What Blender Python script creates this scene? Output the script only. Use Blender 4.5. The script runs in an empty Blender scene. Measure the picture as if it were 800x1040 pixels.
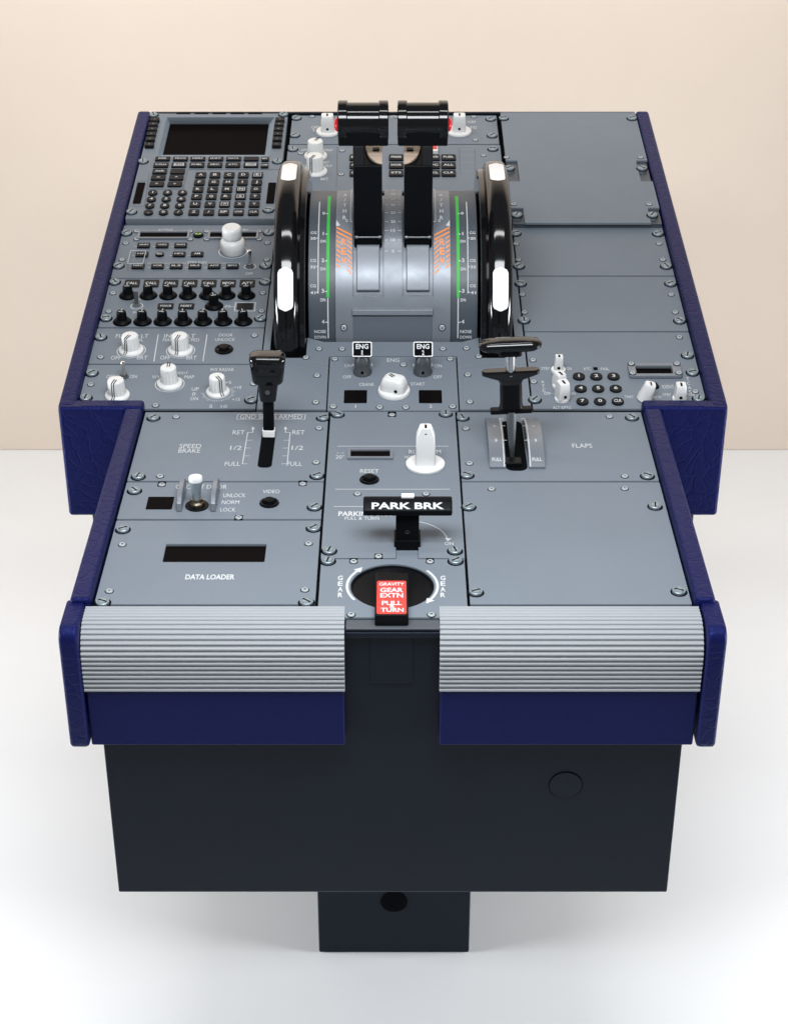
import bpy, bmesh, math, random
from mathutils import Matrix, Vector
random.seed(4)
R = math.radians
sc = bpy.context.scene
col = sc.collection

# ------------------------------------------------------------------ camera geometry
F = 1788.0                       # focal length in photograph pixels (800 x 1040)
PITCH = R(30.2)
CX, CY, CZ = .0012, -1.4288, .9365
K = .415                         # where the level rear deck meets the tilted forward deck
S = R(7.1)                       # tilt of the forward deck
fw = (0, math.cos(PITCH), -math.sin(PITCH)); up = (0, math.sin(PITCH), math.cos(PITCH))
def ray(px, py):
    a = (px-400)/F; b = (520-py)/F
    return (a, fw[1]+b*up[1], fw[2]+b*up[2])
def rear(px, py, h=0):
    r = ray(px, py); t = (h-CZ)/r[2]
    return (CX+r[0]*t, CY+r[1]*t)
def forw(px, py, h=0):
    r = ray(px, py); n = (-math.sin(S), math.cos(S))
    d = (CY-K-h*n[0])*n[0]+(CZ-h*n[1])*n[1]
    t = -d/(r[1]*n[0]+r[2]*n[1])
    X = CX+r[0]*t; Y = CY+r[1]*t; Z = CZ+r[2]*t
    return (X, (Y-K-h*n[0])*math.cos(S)+(Z-h*n[1])*math.sin(S))
REAR = Matrix.Identity(4)
FORW = Matrix.Translation((0, K, 0)) @ Matrix.Rotation(S, 4, 'X')
DECK = {'R': (rear, REAR), 'F': (forw, FORW)}
def rad(deck, px, py, w):        # half of a pixel width, in metres, at a spot on a deck
    f = DECK[deck][0]
    return (f(px+w/2, py)[0]-f(px-w/2, py)[0])/2

# ------------------------------------------------------------------ materials
MATS = {}
def mat(name, c, rough=.5, metal=0, noise=None, bump=None, coat=0, trans=0, spec=.5, var=0):
    m = bpy.data.materials.new(name); m.use_nodes = True
    nt = m.node_tree; b = nt.nodes['Principled BSDF']
    b.inputs['Base Color'].default_value = (*c, 1); b.inputs['Roughness'].default_value = rough
    b.inputs['Metallic'].default_value = metal; b.inputs['Coat Weight'].default_value = coat
    b.inputs['Coat Roughness'].default_value = .04
    b.inputs['Transmission Weight'].default_value = trans
    b.inputs['Specular IOR Level'].default_value = spec
    tc = nt.nodes.new('ShaderNodeTexCoord')
    if var:
        n = nt.nodes.new('ShaderNodeTexNoise'); n.inputs['Scale'].default_value = 9; n.inputs['Detail'].default_value = 6
        nt.links.new(tc.outputs['Object'], n.inputs['Vector'])
        mx = nt.nodes.new('ShaderNodeMix'); mx.data_type = 'RGBA'
        mx.inputs[6].default_value = (*[v*(1-var) for v in c], 1); mx.inputs[7].default_value = (*[min(1, v*(1+var)) for v in c], 1)
        nt.links.new(n.outputs['Fac'], mx.inputs[0]); nt.links.new(mx.outputs[2], b.inputs['Base Color'])
        rr = nt.nodes.new('ShaderNodeMapRange'); rr.inputs[1].default_value = .3; rr.inputs[2].default_value = .7
        rr.inputs[3].default_value = max(0, rough-.06); rr.inputs[4].default_value = rough+.06
        n2 = nt.nodes.new('ShaderNodeTexNoise'); n2.inputs['Scale'].default_value = 35; n2.inputs['Detail'].default_value = 5
        nt.links.new(tc.outputs['Object'], n2.inputs['Vector'])
        nt.links.new(n2.outputs['Fac'], rr.inputs[0]); nt.links.new(rr.outputs[0], b.inputs['Roughness'])
    if noise:                    # fine paint orange peel: (scale, strength, distance)
        n = nt.nodes.new('ShaderNodeTexNoise'); n.inputs['Scale'].default_value = noise[0]; n.inputs['Detail'].default_value = 4
        nt.links.new(tc.outputs['Object'], n.inputs['Vector'])
        bp = nt.nodes.new('ShaderNodeBump'); bp.inputs['Strength'].default_value = noise[1]; bp.inputs['Distance'].default_value = noise[2]
        nt.links.new(n.outputs['Fac'], bp.inputs['Height']); nt.links.new(bp.outputs[0], b.inputs['Normal'])
    MATS[name] = m
    return m
def leather(name, c, strength=.22):
    m = mat(name, c, .46, spec=.3); m.node_tree.nodes['Principled BSDF'].inputs['Specular Tint'].default_value = (.24, .31, 1, 1)
    nt = m.node_tree; b = nt.nodes['Principled BSDF']
    tc = nt.nodes.new('ShaderNodeTexCoord')
    wn = nt.nodes.new('ShaderNodeTexNoise'); wn.inputs['Scale'].default_value = 14; wn.inputs['Detail'].default_value = 3
    nt.links.new(tc.outputs['Object'], wn.inputs['Vector'])
    wm = nt.nodes.new('ShaderNodeMix'); wm.data_type = 'RGBA'; wm.blend_type = 'LINEAR_LIGHT'; wm.inputs[0].default_value = .05
    nt.links.new(tc.outputs['Object'], wm.inputs[6]); nt.links.new(wn.outputs['Color'], wm.inputs[7])
    v1 = nt.nodes.new('ShaderNodeTexVoronoi'); v1.feature = 'DISTANCE_TO_EDGE'; v1.inputs['Scale'].default_value = 52
    v2 = nt.nodes.new('ShaderNodeTexVoronoi'); v2.feature = 'DISTANCE_TO_EDGE'; v2.inputs['Scale'].default_value = 330
    nt.links.new(wm.outputs[2], v1.inputs['Vector']); nt.links.new(tc.outputs['Object'], v2.inputs['Vector'])
    r1 = nt.nodes.new('ShaderNodeMapRange'); r1.inputs[2].default_value = .09
    r2 = nt.nodes.new('ShaderNodeMapRange'); r2.inputs[2].default_value = .25
    nt.links.new(v1.outputs['Distance'], r1.inputs[0]); nt.links.new(v2.outputs['Distance'], r2.inputs[0])
    n3 = nt.nodes.new('ShaderNodeTexNoise'); n3.inputs['Scale'].default_value = 60; n3.inputs['Detail'].default_value = 5
    nt.links.new(tc.outputs['Object'], n3.inputs['Vector'])
    ma = nt.nodes.new('ShaderNodeMath'); ma.operation = 'MULTIPLY_ADD'; ma.inputs[1].default_value = .35
    nt.links.new(r2.outputs[0], ma.inputs[0]); nt.links.new(r1.outputs[0], ma.inputs[2])
    mb = nt.nodes.new('ShaderNodeMath'); mb.operation = 'MULTIPLY_ADD'; mb.inputs[1].default_value = .8
    nt.links.new(n3.outputs['Fac'], mb.inputs[0]); nt.links.new(ma.outputs[0], mb.inputs[2])
    bp = nt.nodes.new('ShaderNodeBump'); bp.inputs['Strength'].default_value = strength; bp.inputs['Distance'].default_value = .0012
    nt.links.new(mb.outputs[0], bp.inputs['Height']); nt.links.new(bp.outputs[0], b.inputs['Normal'])
    return m

mat('panel_paint', (.165, .192, .225), .50, spec=.13, noise=(900, .12, .0006), var=.075)
mat('panel_edge', (.06, .07, .085), .5)
mat('drum_paint', (.185, .205, .235), .36, .2, noise=(700, .08, .0005), var=.04)
mat('scale_band', (.055, .068, .085), .42, noise=(700, .08, .0005), var=.05)
mat('door_paint', (.105, .122, .148), .4)
mat('recess_black', (.0035, .004, .005), .6, spec=.01)
mat('display_glass', (.0045, .0035, .0038), .25, spec=.004)
mat('key_black', (.009, .010, .012), .45, spec=.1, noise=(900, .1, .0004))
mat('gloss_black', (.004, .004, .0045), .09, spec=.5)
mat('satin_black', (.0035, .004, .0052), .38, spec=.09, noise=(600, .1, .0005))
mat('print_white', (.56, .58, .59), .6)
mat('white_plastic', (.70, .70, .69), .38, noise=(400, .08, .0005), var=.02)
mat('white_mark', (.88, .88, .88), .3)
mat('zinc', (.27, .325, .36), .42, .45, noise=(500, .1, .0004))
mat('rivet_grey', (.42, .45, .47), .4, .2)
mat('bright_steel', (.72, .72, .71), .25, 1)
mat('brushed_steel', (.17, .18, .19), .42, .8, noise=(500, .3, .0005))
mat('bezel_lit', (.26, .33, .40), .4)  # paler than the panel: light on the sloping bevel put into the colour
mat('ribbed_aluminium', (.295, .312, .332), .5, .0, noise=(500, .1, .0004), var=.03)
mat('housing', (.0050, .0085, .0165), .40, spec=.16, noise=(500, .12, .0006), var=.12)
mat('green_mark', (.03, .42, .05), .5)
mat('orange_mark', (.90, .27, .06), .5)
mat('red_plate', (.80, .045, .035), .42)
mat('red_button', (.6, .01, .02), .2)
mat('tan_reflection', (.55, .42, .33), .35)  # wall reflection on the black lever shoulders, put in as a colour
mat('brass', (.22, .18, .13), .35, 1)
mat('lamp_green', (.35, .5, .12), .3)
mat('clear_plastic', (.97, .97, .97), .02, trans=1)
leather('smooth_leather', (.0050, .0070, .054), .07)
leather('blue_leather', (.0050, .0070, .054), .34)
mat('floor_white', (.86, .87, .88), .45, noise=(30, .05, .002), var=.012)
mat('wall_beige', (.755, .645, .545), .7, noise=(60, .1, .002), var=.02)

# ------------------------------------------------------------------ mesh helpers
class MB:
    def __init__(s, *mats): s.v = []; s.f = []; s.m = []; s.mats = list(mats)
    def mi(s, m):
        if m is None: return 0
        if m not in s.mats: s.mats.append(m)
        return s.mats.index(m)
    def add(s, vs, fs, m=None, M=None):
        k = len(s.v); i = s.mi(m)
        for p in vs: s.v.append(tuple(M @ Vector(p)) if M is not None else tuple(p))
        for f in fs: s.f.append([q+k for q in f]); s.m.append(i)
        return s
    def box(s, x0, x1, y0, y1, z0, z1, m=None, M=None):
        vs = [(x0,y0,z0),(x1,y0,z0),(x1,y1,z0),(x0,y1,z0),(x0,y0,z1),(x1,y0,z1),(x1,y1,z1),(x0,y1,z1)]
        return s.add(vs, [(3,2,1,0),(4,5,6,7),(0,1,5,4),(1,2,6,5),(2,3,7,6),(3,0,4,7)], m, M)
    def lathe(s, prof, cx=0, cy=0, m=None, seg=32, M=None, flute=None, closed=True):
        vs = []; fs = []; n = len(prof)
        for r, z in prof:
            for i in range(seg):
                a = 2*math.pi*i/seg; q = r
                if flute and z > flute[2]: q = r*(1-flute[1]*(0.5+0.5*math.cos(a*flute[0])))
                vs.append((cx+q*math.cos(a), cy+q*math.sin(a), z))
        for j in range(n-1):
            for i in range(seg):
                k = (i+1) % seg
                fs.append((j*seg+i, j*seg+k, (j+1)*seg+k, (j+1)*seg+i))
        if closed:
            fs.append(tuple(range(seg-1, -1, -1))); fs.append(tuple(range((n-1)*seg, n*seg)))
        return s.add(vs, fs, m, M)
    def prism(s, poly, z0, z1, m=None, M=None):
        n = len(poly); vs = [(x, y, z0) for x, y in poly]+[(x, y, z1) for x, y in poly]
        a = sum(poly[i][0]*poly[(i+1) % n][1]-poly[(i+1) % n][0]*poly[i][1] for i in range(n))
        if a < 0: vs = [(x, y, z0) for x, y in poly[::-1]]+[(x, y, z1) for x, y in poly[::-1]]
        fs = [tuple(range(n-1, -1, -1)), tuple(range(n, 2*n))]+[(i, (i+1) % n, n+(i+1) % n, n+i) for i in range(n)]
        return s.add(vs, fs, m, M)
    def side(s, poly, x0, x1, m=None, M=None):      # a (y, z) outline extruded along x
        Q = Matrix(((0,0,1,0),(1,0,0,0),(0,1,0,0),(0,0,0,1)))
        return s.prism(poly, x0, x1, m, (M @ Q) if M is not None else Q)
    def tube(s, pts, r, m=None, seg=8):
        vs = []; fs = []; n = len(pts)
        for i, p in enumerate(pts):
            a = Vector(pts[max(0, i-1)]); b = Vector(pts[min(n-1, i+1)]); d = (b-a).normalized()
            u = d.orthogonal().normalized() if i == 0 else (u-d*u.dot(d)).normalized()
            w = d.cross(u)
            rr = r[i] if isinstance(r, (list, tuple)) else r
            for q in range(seg):
                t = 2*math.pi*q/seg; vs.append(tuple(Vector(p)+(u*math.cos(t)+w*math.sin(t))*rr))
        for i in range(n-1):
            for q in range(seg):
                k = (q+1) % seg; fs.append((i*seg+q, i*seg+k, (i+1)*seg+k, (i+1)*seg+q))
        fs.append(tuple(range(seg-1, -1, -1))); fs.append(tuple(range((n-1)*seg, n*seg)))
        return s.add(vs, fs, m)
    def line(s, pts, w, z, m=None, close=False):    # flat printed line
        n = len(pts)
        for i in range(n if close else n-1):
            a = Vector(pts[i]); b = Vector(pts[(i+1) % n]); d = (b-a)
            if d.length < 1e-7: continue
            d = d.normalized(); e = Vector((-d.y, d.x))*w/2; a = a-d*w/2*.98; b = b+d*w/2*.98
            zz = z+i*2e-6
            s.add([(*(a-e), zz), (*(b-e), zz), (*(b+e), zz), (*(a+e), zz)], [(0,1,2,3)], m)
        return s
    def mesh(s, name, ang=38):
        me = bpy.data.meshes.new(name); me.from_pydata(s.v, [], s.f)
        for m in s.mats: me.materials.append(MATS[m])
        me.polygons.foreach_set('material_index', s.m)
        me.polygons.foreach_set('use_smooth', [True]*len(s.f))
        me.update(); me.set_sharp_from_angle(angle=R(ang))
        return me

W = {}
def link(name, data, parent, M, bevel=None, seg=2):
    o = bpy.data.objects.new(name, data); col.objects.link(o); M = M.copy()
    W[o.name] = M
    if parent is not None:
        o.parent = parent; o.matrix_basis = W[parent.name].inverted() @ M
    else: o.matrix_basis = M
    if bevel:
        b = o.modifiers.new('edge', 'BEVEL'); b.width = bevel; b.segments = seg; b.limit_method = 'ANGLE'; b.angle_limit = R(40)
        b.harden_normals = True
    return o
def again(src, parent, M):
    o = src.copy(); col.objects.link(o); W[o.name] = M.copy()
    o.parent = parent; o.matrix_basis = W[parent.name].inverted() @ M
    return o

def from_curve(cu, name):
    o = bpy.data.objects.new('scratch', cu); me = o.to_mesh()
    v = [tuple(q.co) for q in me.vertices]; f = [tuple(p.vertices) for p in me.polygons]
    o.to_mesh_clear(); bpy.data.objects.remove(o); bpy.data.curves.remove(cu)
    return v, f
def plate_geo(loops, z0, z1, bev=.0004):
    cu = bpy.data.curves.new('outline', 'CURVE'); cu.dimensions = '2D'; cu.fill_mode = 'BOTH'
    for L in loops:
        sp = cu.splines.new('POLY'); sp.points.add(len(L)-1); sp.use_cyclic_u = True
        for p, (x, y) in zip(sp.points, L): p.co = (x, y, 0, 1)
    cu.extrude = (z1-z0)/2-bev; cu.bevel_depth = bev; cu.bevel_resolution = 1; cu.offset = -bev
    v, f = from_curve(cu, 'plate')
    return [(x, y, z+(z0+z1)/2) for x, y, z in v], f
TXT = {}
def text_geo(s, bold=.0):
    if (s, bold) not in TXT:
        cu = bpy.data.curves.new('glyphs', 'FONT'); cu.body = s; cu.size = 1; cu.offset = bold; cu.resolution_u = 3
        v, f = from_curve(cu, 'text')
        x0 = min(p[0] for p in v); x1 = max(p[0] for p in v)
        TXT[(s, bold)] = ([((p[0]-x0)/(x1-x0), p[1]/.69) for p in v], f, (x1-x0)/.69)
    return TXT[(s, bold)]
def put_text(mb, s, x0, x1, yc, h, z, m='print_white', fn=None, bold=.0, hm=None):
    v, f, asp = text_geo(s, bold)
    if len(s) == 1:                       # single characters keep their own proportions
        c_ = (x0+x1)/2; w_ = min(asp*(hm or h)*1.12, abs(x1-x0)*1.05); x0, x1 = c_-w_/2, c_+w_/2
    pts = [(x0+a*(x1-x0), yc+(b-.5)*h) for a, b in v]
    mb.add([(x, y, z) for x, y in pts] if fn is None else [fn(x, y) for x, y in pts], f, m)

def rrect(x0, x1, y0, y1, r, n=5):
    if r <= 0: return [(x0,y0),(x1,y0),(x1,y1),(x0,y1)]
    P = []
    for cx, cy, a in ((x1-r, y0+r, -90), (x1-r, y1-r, 0), (x0+r, y1-r, 90), (x0+r, y0+r, 180)):
        for i in range(n+1):
            t = R(a+90*i/n); P.append((cx+r*math.cos(t), cy+r*math.sin(t)))
    return P
def circ(cx, cy, r, n=40): return [(cx+r*math.cos(2*math.pi*i/n), cy+r*math.sin(2*math.pi*i/n)) for i in range(n)]

# ------------------------------------------------------------------ the one thing: the pedestal
FLOOR = -.78
root = bpy.data.objects.new('cockpit_pedestal', None); col.objects.link(root)
root.location = (0, .4, FLOOR); W[root.name] = Matrix.Translation((0, .4, FLOOR)); root.empty_display_size = .1
root['label'] = 'grey and dark blue cockpit centre pedestal with black throttle levers standing on a white floor'
root['category'] = 'cockpit pedestal'

# shared fastener and rivet meshes
fm = MB('zinc', 'recess_black')
fm.lathe([(.0084, 0), (.0084, .0003)], m='recess_black', seg=28)  # dark disc stands in for the shadow around the fastener
fm.lathe([(.0067, .0003), (.0067, .0024), (.0061, .0030), (.0053, .0030), (.0050, .0022), (.0046, .0022), (.0043, .0031), (.001, .0034)], seg=28)
fm.box(-.0044, .0044, -.00075, .00075, .0031, .0036, 'recess_black')
FAST = fm.mesh('fastener')
rm = MB('zinc', 'recess_black')
rm.lathe([(.0045, 0), (.0045, .0003)], m='recess_black', seg=20)
rm.lathe([(.0037, .0003), (.0035, .0010), (.0029, .0013), (.0025, .0008), (.0021, .0008), (.0018, .0013), (.0004, .0015)], m='rivet_grey', seg=20)
rm.box(-.0013, .0013, -.0003, .0003, .0012, .00165, 'recess_black'); rm.box(-.0003, .0003, -.0013, .0013, .0012, .0017, 'recess_black')
RIV = rm.mesh('screw')

class Panel:
    """one instrument plate lying on a deck, with its fittings and its printing"""
    def __init__(s, name, deck, x0, x1, y0, y1, h=0, holes=(), label=None, thick=.0035, r=.001, outline=None, paint='panel_paint', notches=()):
        s.f, s.D = DECK[deck]; s.deck = deck; s.h = h
        s.ox, s.oy = (x0+x1)/2, (y0+y1)/2
        x0 += .0005; x1 -= .0005; y0 += .0010; y1 -= .0009
        s.M = s.D @ Matrix.Translation((s.ox, s.oy, h))
        loc = lambda L: [(x-s.ox, y-s.oy) for x, y in L]
        loops = [loc(outline or rrect(x0, x1, y0, y1, r, 3))]+[loc(H) for H in holes]
        mb = MB(paint); v, f = plate_geo(loops, -thick-(h if h > .001 and name != 'blank_cover' else 0), 0); mb.add(v, f)
        s.o = link(name, mb.mesh(name), root, s.M)
        if label: s.o['label'] = label
        s.pr = MB('print_white'); s.rough = MB('recess_black')
    def at(s, px, py): 
        x, y = s.f(px, py, s.h); return (x-s.ox, y-s.oy)
    def mtx(s, px, py, rot=0, z=0):
        x, y = s.at(px, py); return s.M @ Matrix.Translation((x, y, z)) @ Matrix.Rotation(rot, 4, 'Z')
    def rad(s, px, py, w): return s.f(px+w/2, py, s.h)[0]/2-s.f(px-w/2, py, s.h)[0]/2
    def quad(s, x0, x1, y0, y1):            # pixel rectangle -> local rectangle (x0, x1 measured at mid height)
        yc = (y0+y1)/2
        a = s.at(x0, yc)[0]; b = s.at(x1, yc)[0]; c = s.at((x0+x1)/2, y1)[1]; d = s.at((x0+x1)/2, y0)[1]
        return a, b, c, d
    def part(s, name, mb, M=None, bevel=None, label=None, seg=2):
        o = link(name, mb.mesh(name), s.o, M if M is not None else s.M, bevel, seg)
        if label: o['label'] = label
        return o
    def text(s, t, xl, xr, yc, hp, m='print_white', bold=.0):
        a, b, c, d = s.quad(xl, xr, yc-hp/2, yc+hp/2)
        put_text(s.pr, t, a, b, (c+d)/2, d-c, .0003, m, bold=bold)
    def line(s, pts, wp=1.0, close=False, m='print_white'):
        w = s.rad(*pts[0], wp)*2
        s.pr.line([s.at(*p) for p in pts], w, .00025, m, close)
    def arc(s, px, py, r, a0, a1, wp=1.0, n=20, m='print_white'):
        cx, cy = s.at(px, py); w = s.rad(px, py, wp)*2
        P = [(cx+r*math.cos(R(a0+(a1-a0)*i/n)), cy+r*math.sin(R(a0+(a1-a0)*i/n))) for i in range(n+1)]
        s.pr.line(P, w, .00025, m); return P
    def fasteners(s, *pts):
        for p in pts:
            M = s.mtx(*p, rot=random.uniform(.2, 2.9))
            link('fastener', FAST, s.o, M)
    def notch(s, *pts):
        mb = MB('recess_black')
        for i, (x, y) in enumerate(pts):
            q = s.quad(x-4.2, x+4.2, y-2.6, y+2.6); v, f = plate_geo([rrect(*q, .0012)], .00005, .00025, .00004)
            s.part('screw_notch', MB('recess_black').add(v, f))
    def screws(s, *pts):
        for p in pts: link('screw', RIV, s.o, s.mtx(*p, rot=random.uniform(0, 3)))
    def window(s, x0, x1, y0, y1, name='display_window', bezel=0, label=None):
        a, b, c, d = s.quad(x0, x1, y0, y1)
        mb = MB('display_glass')
        v, f = plate_geo([rrect(a, b, c, d, .0012)], .0001, .0007, .0002); mb.add(v, f)
        if bezel:
            v, f = plate_geo([rrect(a-bezel, b+bezel, c-bezel, d+bezel, .0015), rrect(a, b, c, d, .0012)], .0001, .0030, .0004)
            mb.add(v, f, 'drum_paint')
        return s.part(name, mb, label=label)
    def finish(s, name='lettering'):
        if s.pr.f: s.part(name, s.pr)

def fluted_knob(p, px, py, w, hp, point=0, name='rotary_knob', label=None, ring=True, body=.7, skirt=.0045):
    """white knob with a round skirt, a ribbed grip and a two line pointer that runs over the top and down the side"""
    r = p.rad(px, py, w); H = hp*p.rad(px, py, 2)*.5*1.12*2/2*2/2
    H = hp*p.rad(px, py, 1)*2*1.1
    rb = r*body
    mb = MB('white_plastic', 'recess_black')
    mb.lathe([(r*1.0, .0004), (r*1.0, .0016), (r*.96, .003), (rb*1.1, skirt), (rb*1.02, skirt+.001)], seg=48, closed=False)
    mb.lathe([(rb, skirt), (rb, skirt+.001), (rb*.94, H-.0016), (rb*.90, H-.0004), (rb*.84, H), (rb*.3, H)], seg=96, flute=(16, .07, skirt))
    Q = Matrix.Rotation(point, 4, 'Z')
    for e in (-.0013, .0013):
        mb.box(e-.00055, e+.00055, 0, rb*.95, H, H+.00035, 'recess_black', Q)
        mb.add([(e-.00055, rb*.97, H+.0003), (e+.00055, rb*.97, H+.0003), (e+.00055, rb*1.04, skirt+.001), (e-.00055, rb*1.04, skirt+.001)], [(0,1,2,3)], 'recess_black', Q)
        mb.add([(e-.00055, rb*1.05, skirt+.0008), (e+.00055, rb*1.05, skirt+.0008), (e+.00055, r*1.0, .0032), (e-.00055, r*1.0, .0032)], [(0,1,2,3)], 'recess_black', Q)
    o = p.part(name, mb, p.mtx(px, py), label=label)
    if ring: p.arc(px, py, r*1.12, 0, 360, .8, 40)
    return o
def fin_knob(p, px, py, w, bw, hp, rot=0, name='selector_knob', label=None, depth=None, taper=.86, top=.0, base=.0035, hole=True):
    """white selector knob: round foot plate, tall flat sided grip with a dark notch on top and a set screw"""
    r = p.rad(px, py, w); b = p.rad(px, py, bw); H = hp*p.rad(px, py, 2)*1.1; d = depth or r*.8
    mb = MB('white_plastic', 'recess_black')
    mb.lathe([(r, .0004), (r, base*.7), (r*.96, base), (b*.6, base+.0004)], seg=48)
    t = b*taper
    n = 5
    def ringp(w_, d_, z): return [(x, y, z) for x, y in rrect(-w_, w_, -d_, d_, min(w_, d_)*.3, n)]
    L = [ringp(b, d, base), ringp(b*.97, d*.97, base+(H-base)*.5), ringp(t, d*.82, H-.003-top*H), ringp(t*(1 if top == 0 else .62), d*.72, H-.0008), ringp(t*(.9 if top == 0 else .52), d*.62, H)]
    vs = []; fs = []; k = len(L[0])
    for q in L: vs += q
    for j in range(len(L)-1):
        for i in range(k): fs.append((j*k+i, j*k+(i+1) % k, (j+1)*k+(i+1) % k, (j+1)*k+i))
    fs.append(tuple(range((len(L)-1)*k, len(L)*k)))
    Q = Matrix.Rotation(rot, 4, 'Z')
    mb.add(vs, fs, None, Q)
    mb.box(-.0012, .0012, -d*.63, -d*.63+d*.9, H-.001, H+.0003, 'recess_black', Q)
    mb.add([(-.0012, -d*.63, H+.0002), (-.0012, -d*.80, H-.0035-top*H*.5), (.0012, -d*.80, H-.0035-top*H*.5), (.0012, -d*.63, H+.0002)], [(0,1,2,3)], 'recess_black', Q)
    if hole:
        HM = Q @ Matrix.Translation((0, -d*.985, base+(H-base)*.22)) @ Matrix.Rotation(R(90), 4, 'X')
        mb.lathe([(.0019, -.001), (.0019, .0006)], m='recess_black', seg=14, M=HM)
    return p.part(name, mb, p.mtx(px, py), label=label)
def small_black_knob(p, px, py, w, hp, proto=[]):
    r = p.rad(px, py, w); H = hp*p.rad(px, py, 2)*1.08
    mb = MB('satin_black', 'print_white')
    mb.lathe([(r, .0003), (r, .0022), (r*.9, .0034), (r*.66, .0042), (r*.62, .0046), (r*.58, H*.86), (r*.52, H*.96), (r*.40, H), (r*.1, H)], seg=28)
    mb.lathe([(r*1.12, .0002), (r*1.12, .0006)], m='recess_black', seg=28)
    mb.box(-.0005, .0005, r*.05, r*.5, H, H+.0003, 'print_white')
    mb.box(-r*.30, r*.30, -.0009-r*.12, -r*.12, H, H+.0003, 'print_white')
    return p.part('volume_knob', mb, p.mtx(px, py, rot=random.uniform(-.35, .35)))
def round_button(p, px, py, w, name='push_button', label=None):
    r = p.rad(px, py, w)
    mb = MB('satin_black', 'gloss_black')
    mb.lathe([(r, .0003), (r, .0010), (r*.93, .0022), (r*.74, .0026), (r*.70, .0012), (r*.1, .0011)], seg=36)
    mb.lathe([(r*.55, .001), (r*.55, .0045), (r*.48, .0056), (r*.1, .006)], m='satin_black', seg=30)
    for i in range(6):
        Q = Matrix.Rotation(R(60*i+15), 4, 'Z')
        mb.box(r*.56, r*.72, -.0009, .0009, .0012, .0022, 'gloss_black', Q)
    return p.part(name, mb, p.mtx(px, py), label=label)
def key(p, px, py, wp, hp, t=None, rnd=False, z=.0030, name='key', tw=.72, inv=False, frame=False):
    a, b, c, d = p.quad(px-wp/2, px+wp/2, py-hp/2, py+hp/2)
    cx, cy = (a+b)/2, (c+d)/2; w, h = (b-a)/2, (d-c)/2
    mb = MB('key_black', 'print_white')
    shp = [(w*math.cos(2*math.pi*i/24), h*math.sin(2*math.pi*i/24)) for i in range(24)] if rnd else rrect(-w, w, -h, h, min(w, h)*.22, 3)
    v, f = plate_geo([shp], .0002, z, .0005); mb.add(v, f)
    if frame:
        mb.line(rrect(-w*.62, w*.62, -h*.62, h*.62, 0), w*.1, z+.00015, 'print_white', True)
    if t:
        n = len(t); half = min(w*tw, h*.42*n*.8)
        put_text(mb, t, -half, half, 0, h*(.78 if rnd or len(t) < 3 else .62), z+.0002, bold=.02)
    x, y = (cx, cy)
    return p.part(name, mb, p.M @ Matrix.Translation((x, y, 0)))
def toggle(p, px, py, hp, label=None, tilt=-8):
    H = hp*p.rad(px, py, 2)*1.1; mb = MB('bright_steel', 'brushed_steel')
    mb.lathe([(.0058, .0003), (.0058, .0020), (.0045, .0024), (.0042, .0050), (.0030, .0054)], m='brushed_steel', seg=6)
    Q = Matrix.Translation((0, 0, .004)) @ Matrix.Rotation(R(tilt), 4, 'X')
    mb.lathe([(.0017, 0), (.0020, H*.4), (.0030, H*.86), (.0027, H*.96), (.0012, H)], seg=16, M=Q)
    return p.part('toggle_switch', mb, p.mtx(px, py), label=label)

# ------------------------------------------------------------------ housing, feet and leather trim
mb = MB('housing')
bx = .2869
mb.side([(-.035, -.012), (-.035, -.335), (-.033, -.337), (1.05, -.337), (1.05, -.012)], -bx, bx)
o = link('housing', mb.mesh('housing'), root, Matrix.Identity(4), .003, 2)
HOUS = o
mb = MB('housing'); mb.side([(.452, -.05), (.452, -.336), (1.20, -.336), (1.20, .04)], -.372, .372)
link('side_housing', mb.mesh('side_housing'), root, Matrix.Identity(4), .003)
FY = CY+(CZ-FLOOR)/(-ray(400, 968)[2])*ray(400, 968)[1]
FW0, FW1 = rear(324, 968, FLOOR)[0], rear(476, 968, FLOOR)[0]
hz = CZ+(FY-CY)*ray(400, 915.5)[2]/ray(400, 915.5)[1]
mb = MB('housing'); mb.box(FW0, FW1, FY, .75, FLOOR+.0005, -.339)
FOOT = link('foot', mb.mesh('foot'), root, Matrix.Identity(4), .0025)
mb = MB('recess_black', 'gloss_black'); QX = Matrix.Translation((.0012, FY-.0004, hz)) @ Matrix.Rotation(R(90), 4, 'X')
mb.lathe([(.0180, -.002), (.0180, .0003), (.0175, .0006), (.001, .0006)], m='recess_black', seg=40, M=QX)
link('cable_hole', mb.mesh('cable_hole'), FOOT, Matrix.Identity(4))
mb = MB('housing'); v, f = plate_geo([circ(0, 0, .0162, 48)], 0, .0012, .0004); mb.add(v, f)
v, f = plate_geo([circ(0, 0, .0172, 48), circ(0, 0, .0164, 48)], 0, .0003, .0001); mb.add(v, f, 'recess_black')
link('round_cover', mb.mesh('round_cover'), HOUS, Matrix.Translation((.1737, -.035, -.1925)) @ Matrix.Rotation(R(90), 4, 'X'))
# access flap and dark lip below the middle of the deck
mb = MB('housing'); v, f = plate_geo([rrect(-.0205, .0205, -.0275, .0285, .004)], 0, .0016, .0005); mb.add(v, f)
link('access_flap', mb.mesh('access_flap'), HOUS, Matrix.Translation((-.001, -.035, -.0385)) @ Matrix.Rotation(R(90), 4, 'X'))
mb = MB('housing'); mb.box(-.0448, .0448, -.0405, -.0235, -.0105, -.0045); mb.box(-.0448, .0448, -.0385, -.0235, -.0035, -.0006, 'panel_edge')
link('deck_lip', mb.mesh('deck_lip'), HOUS, Matrix.Identity(4), .001)
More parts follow.
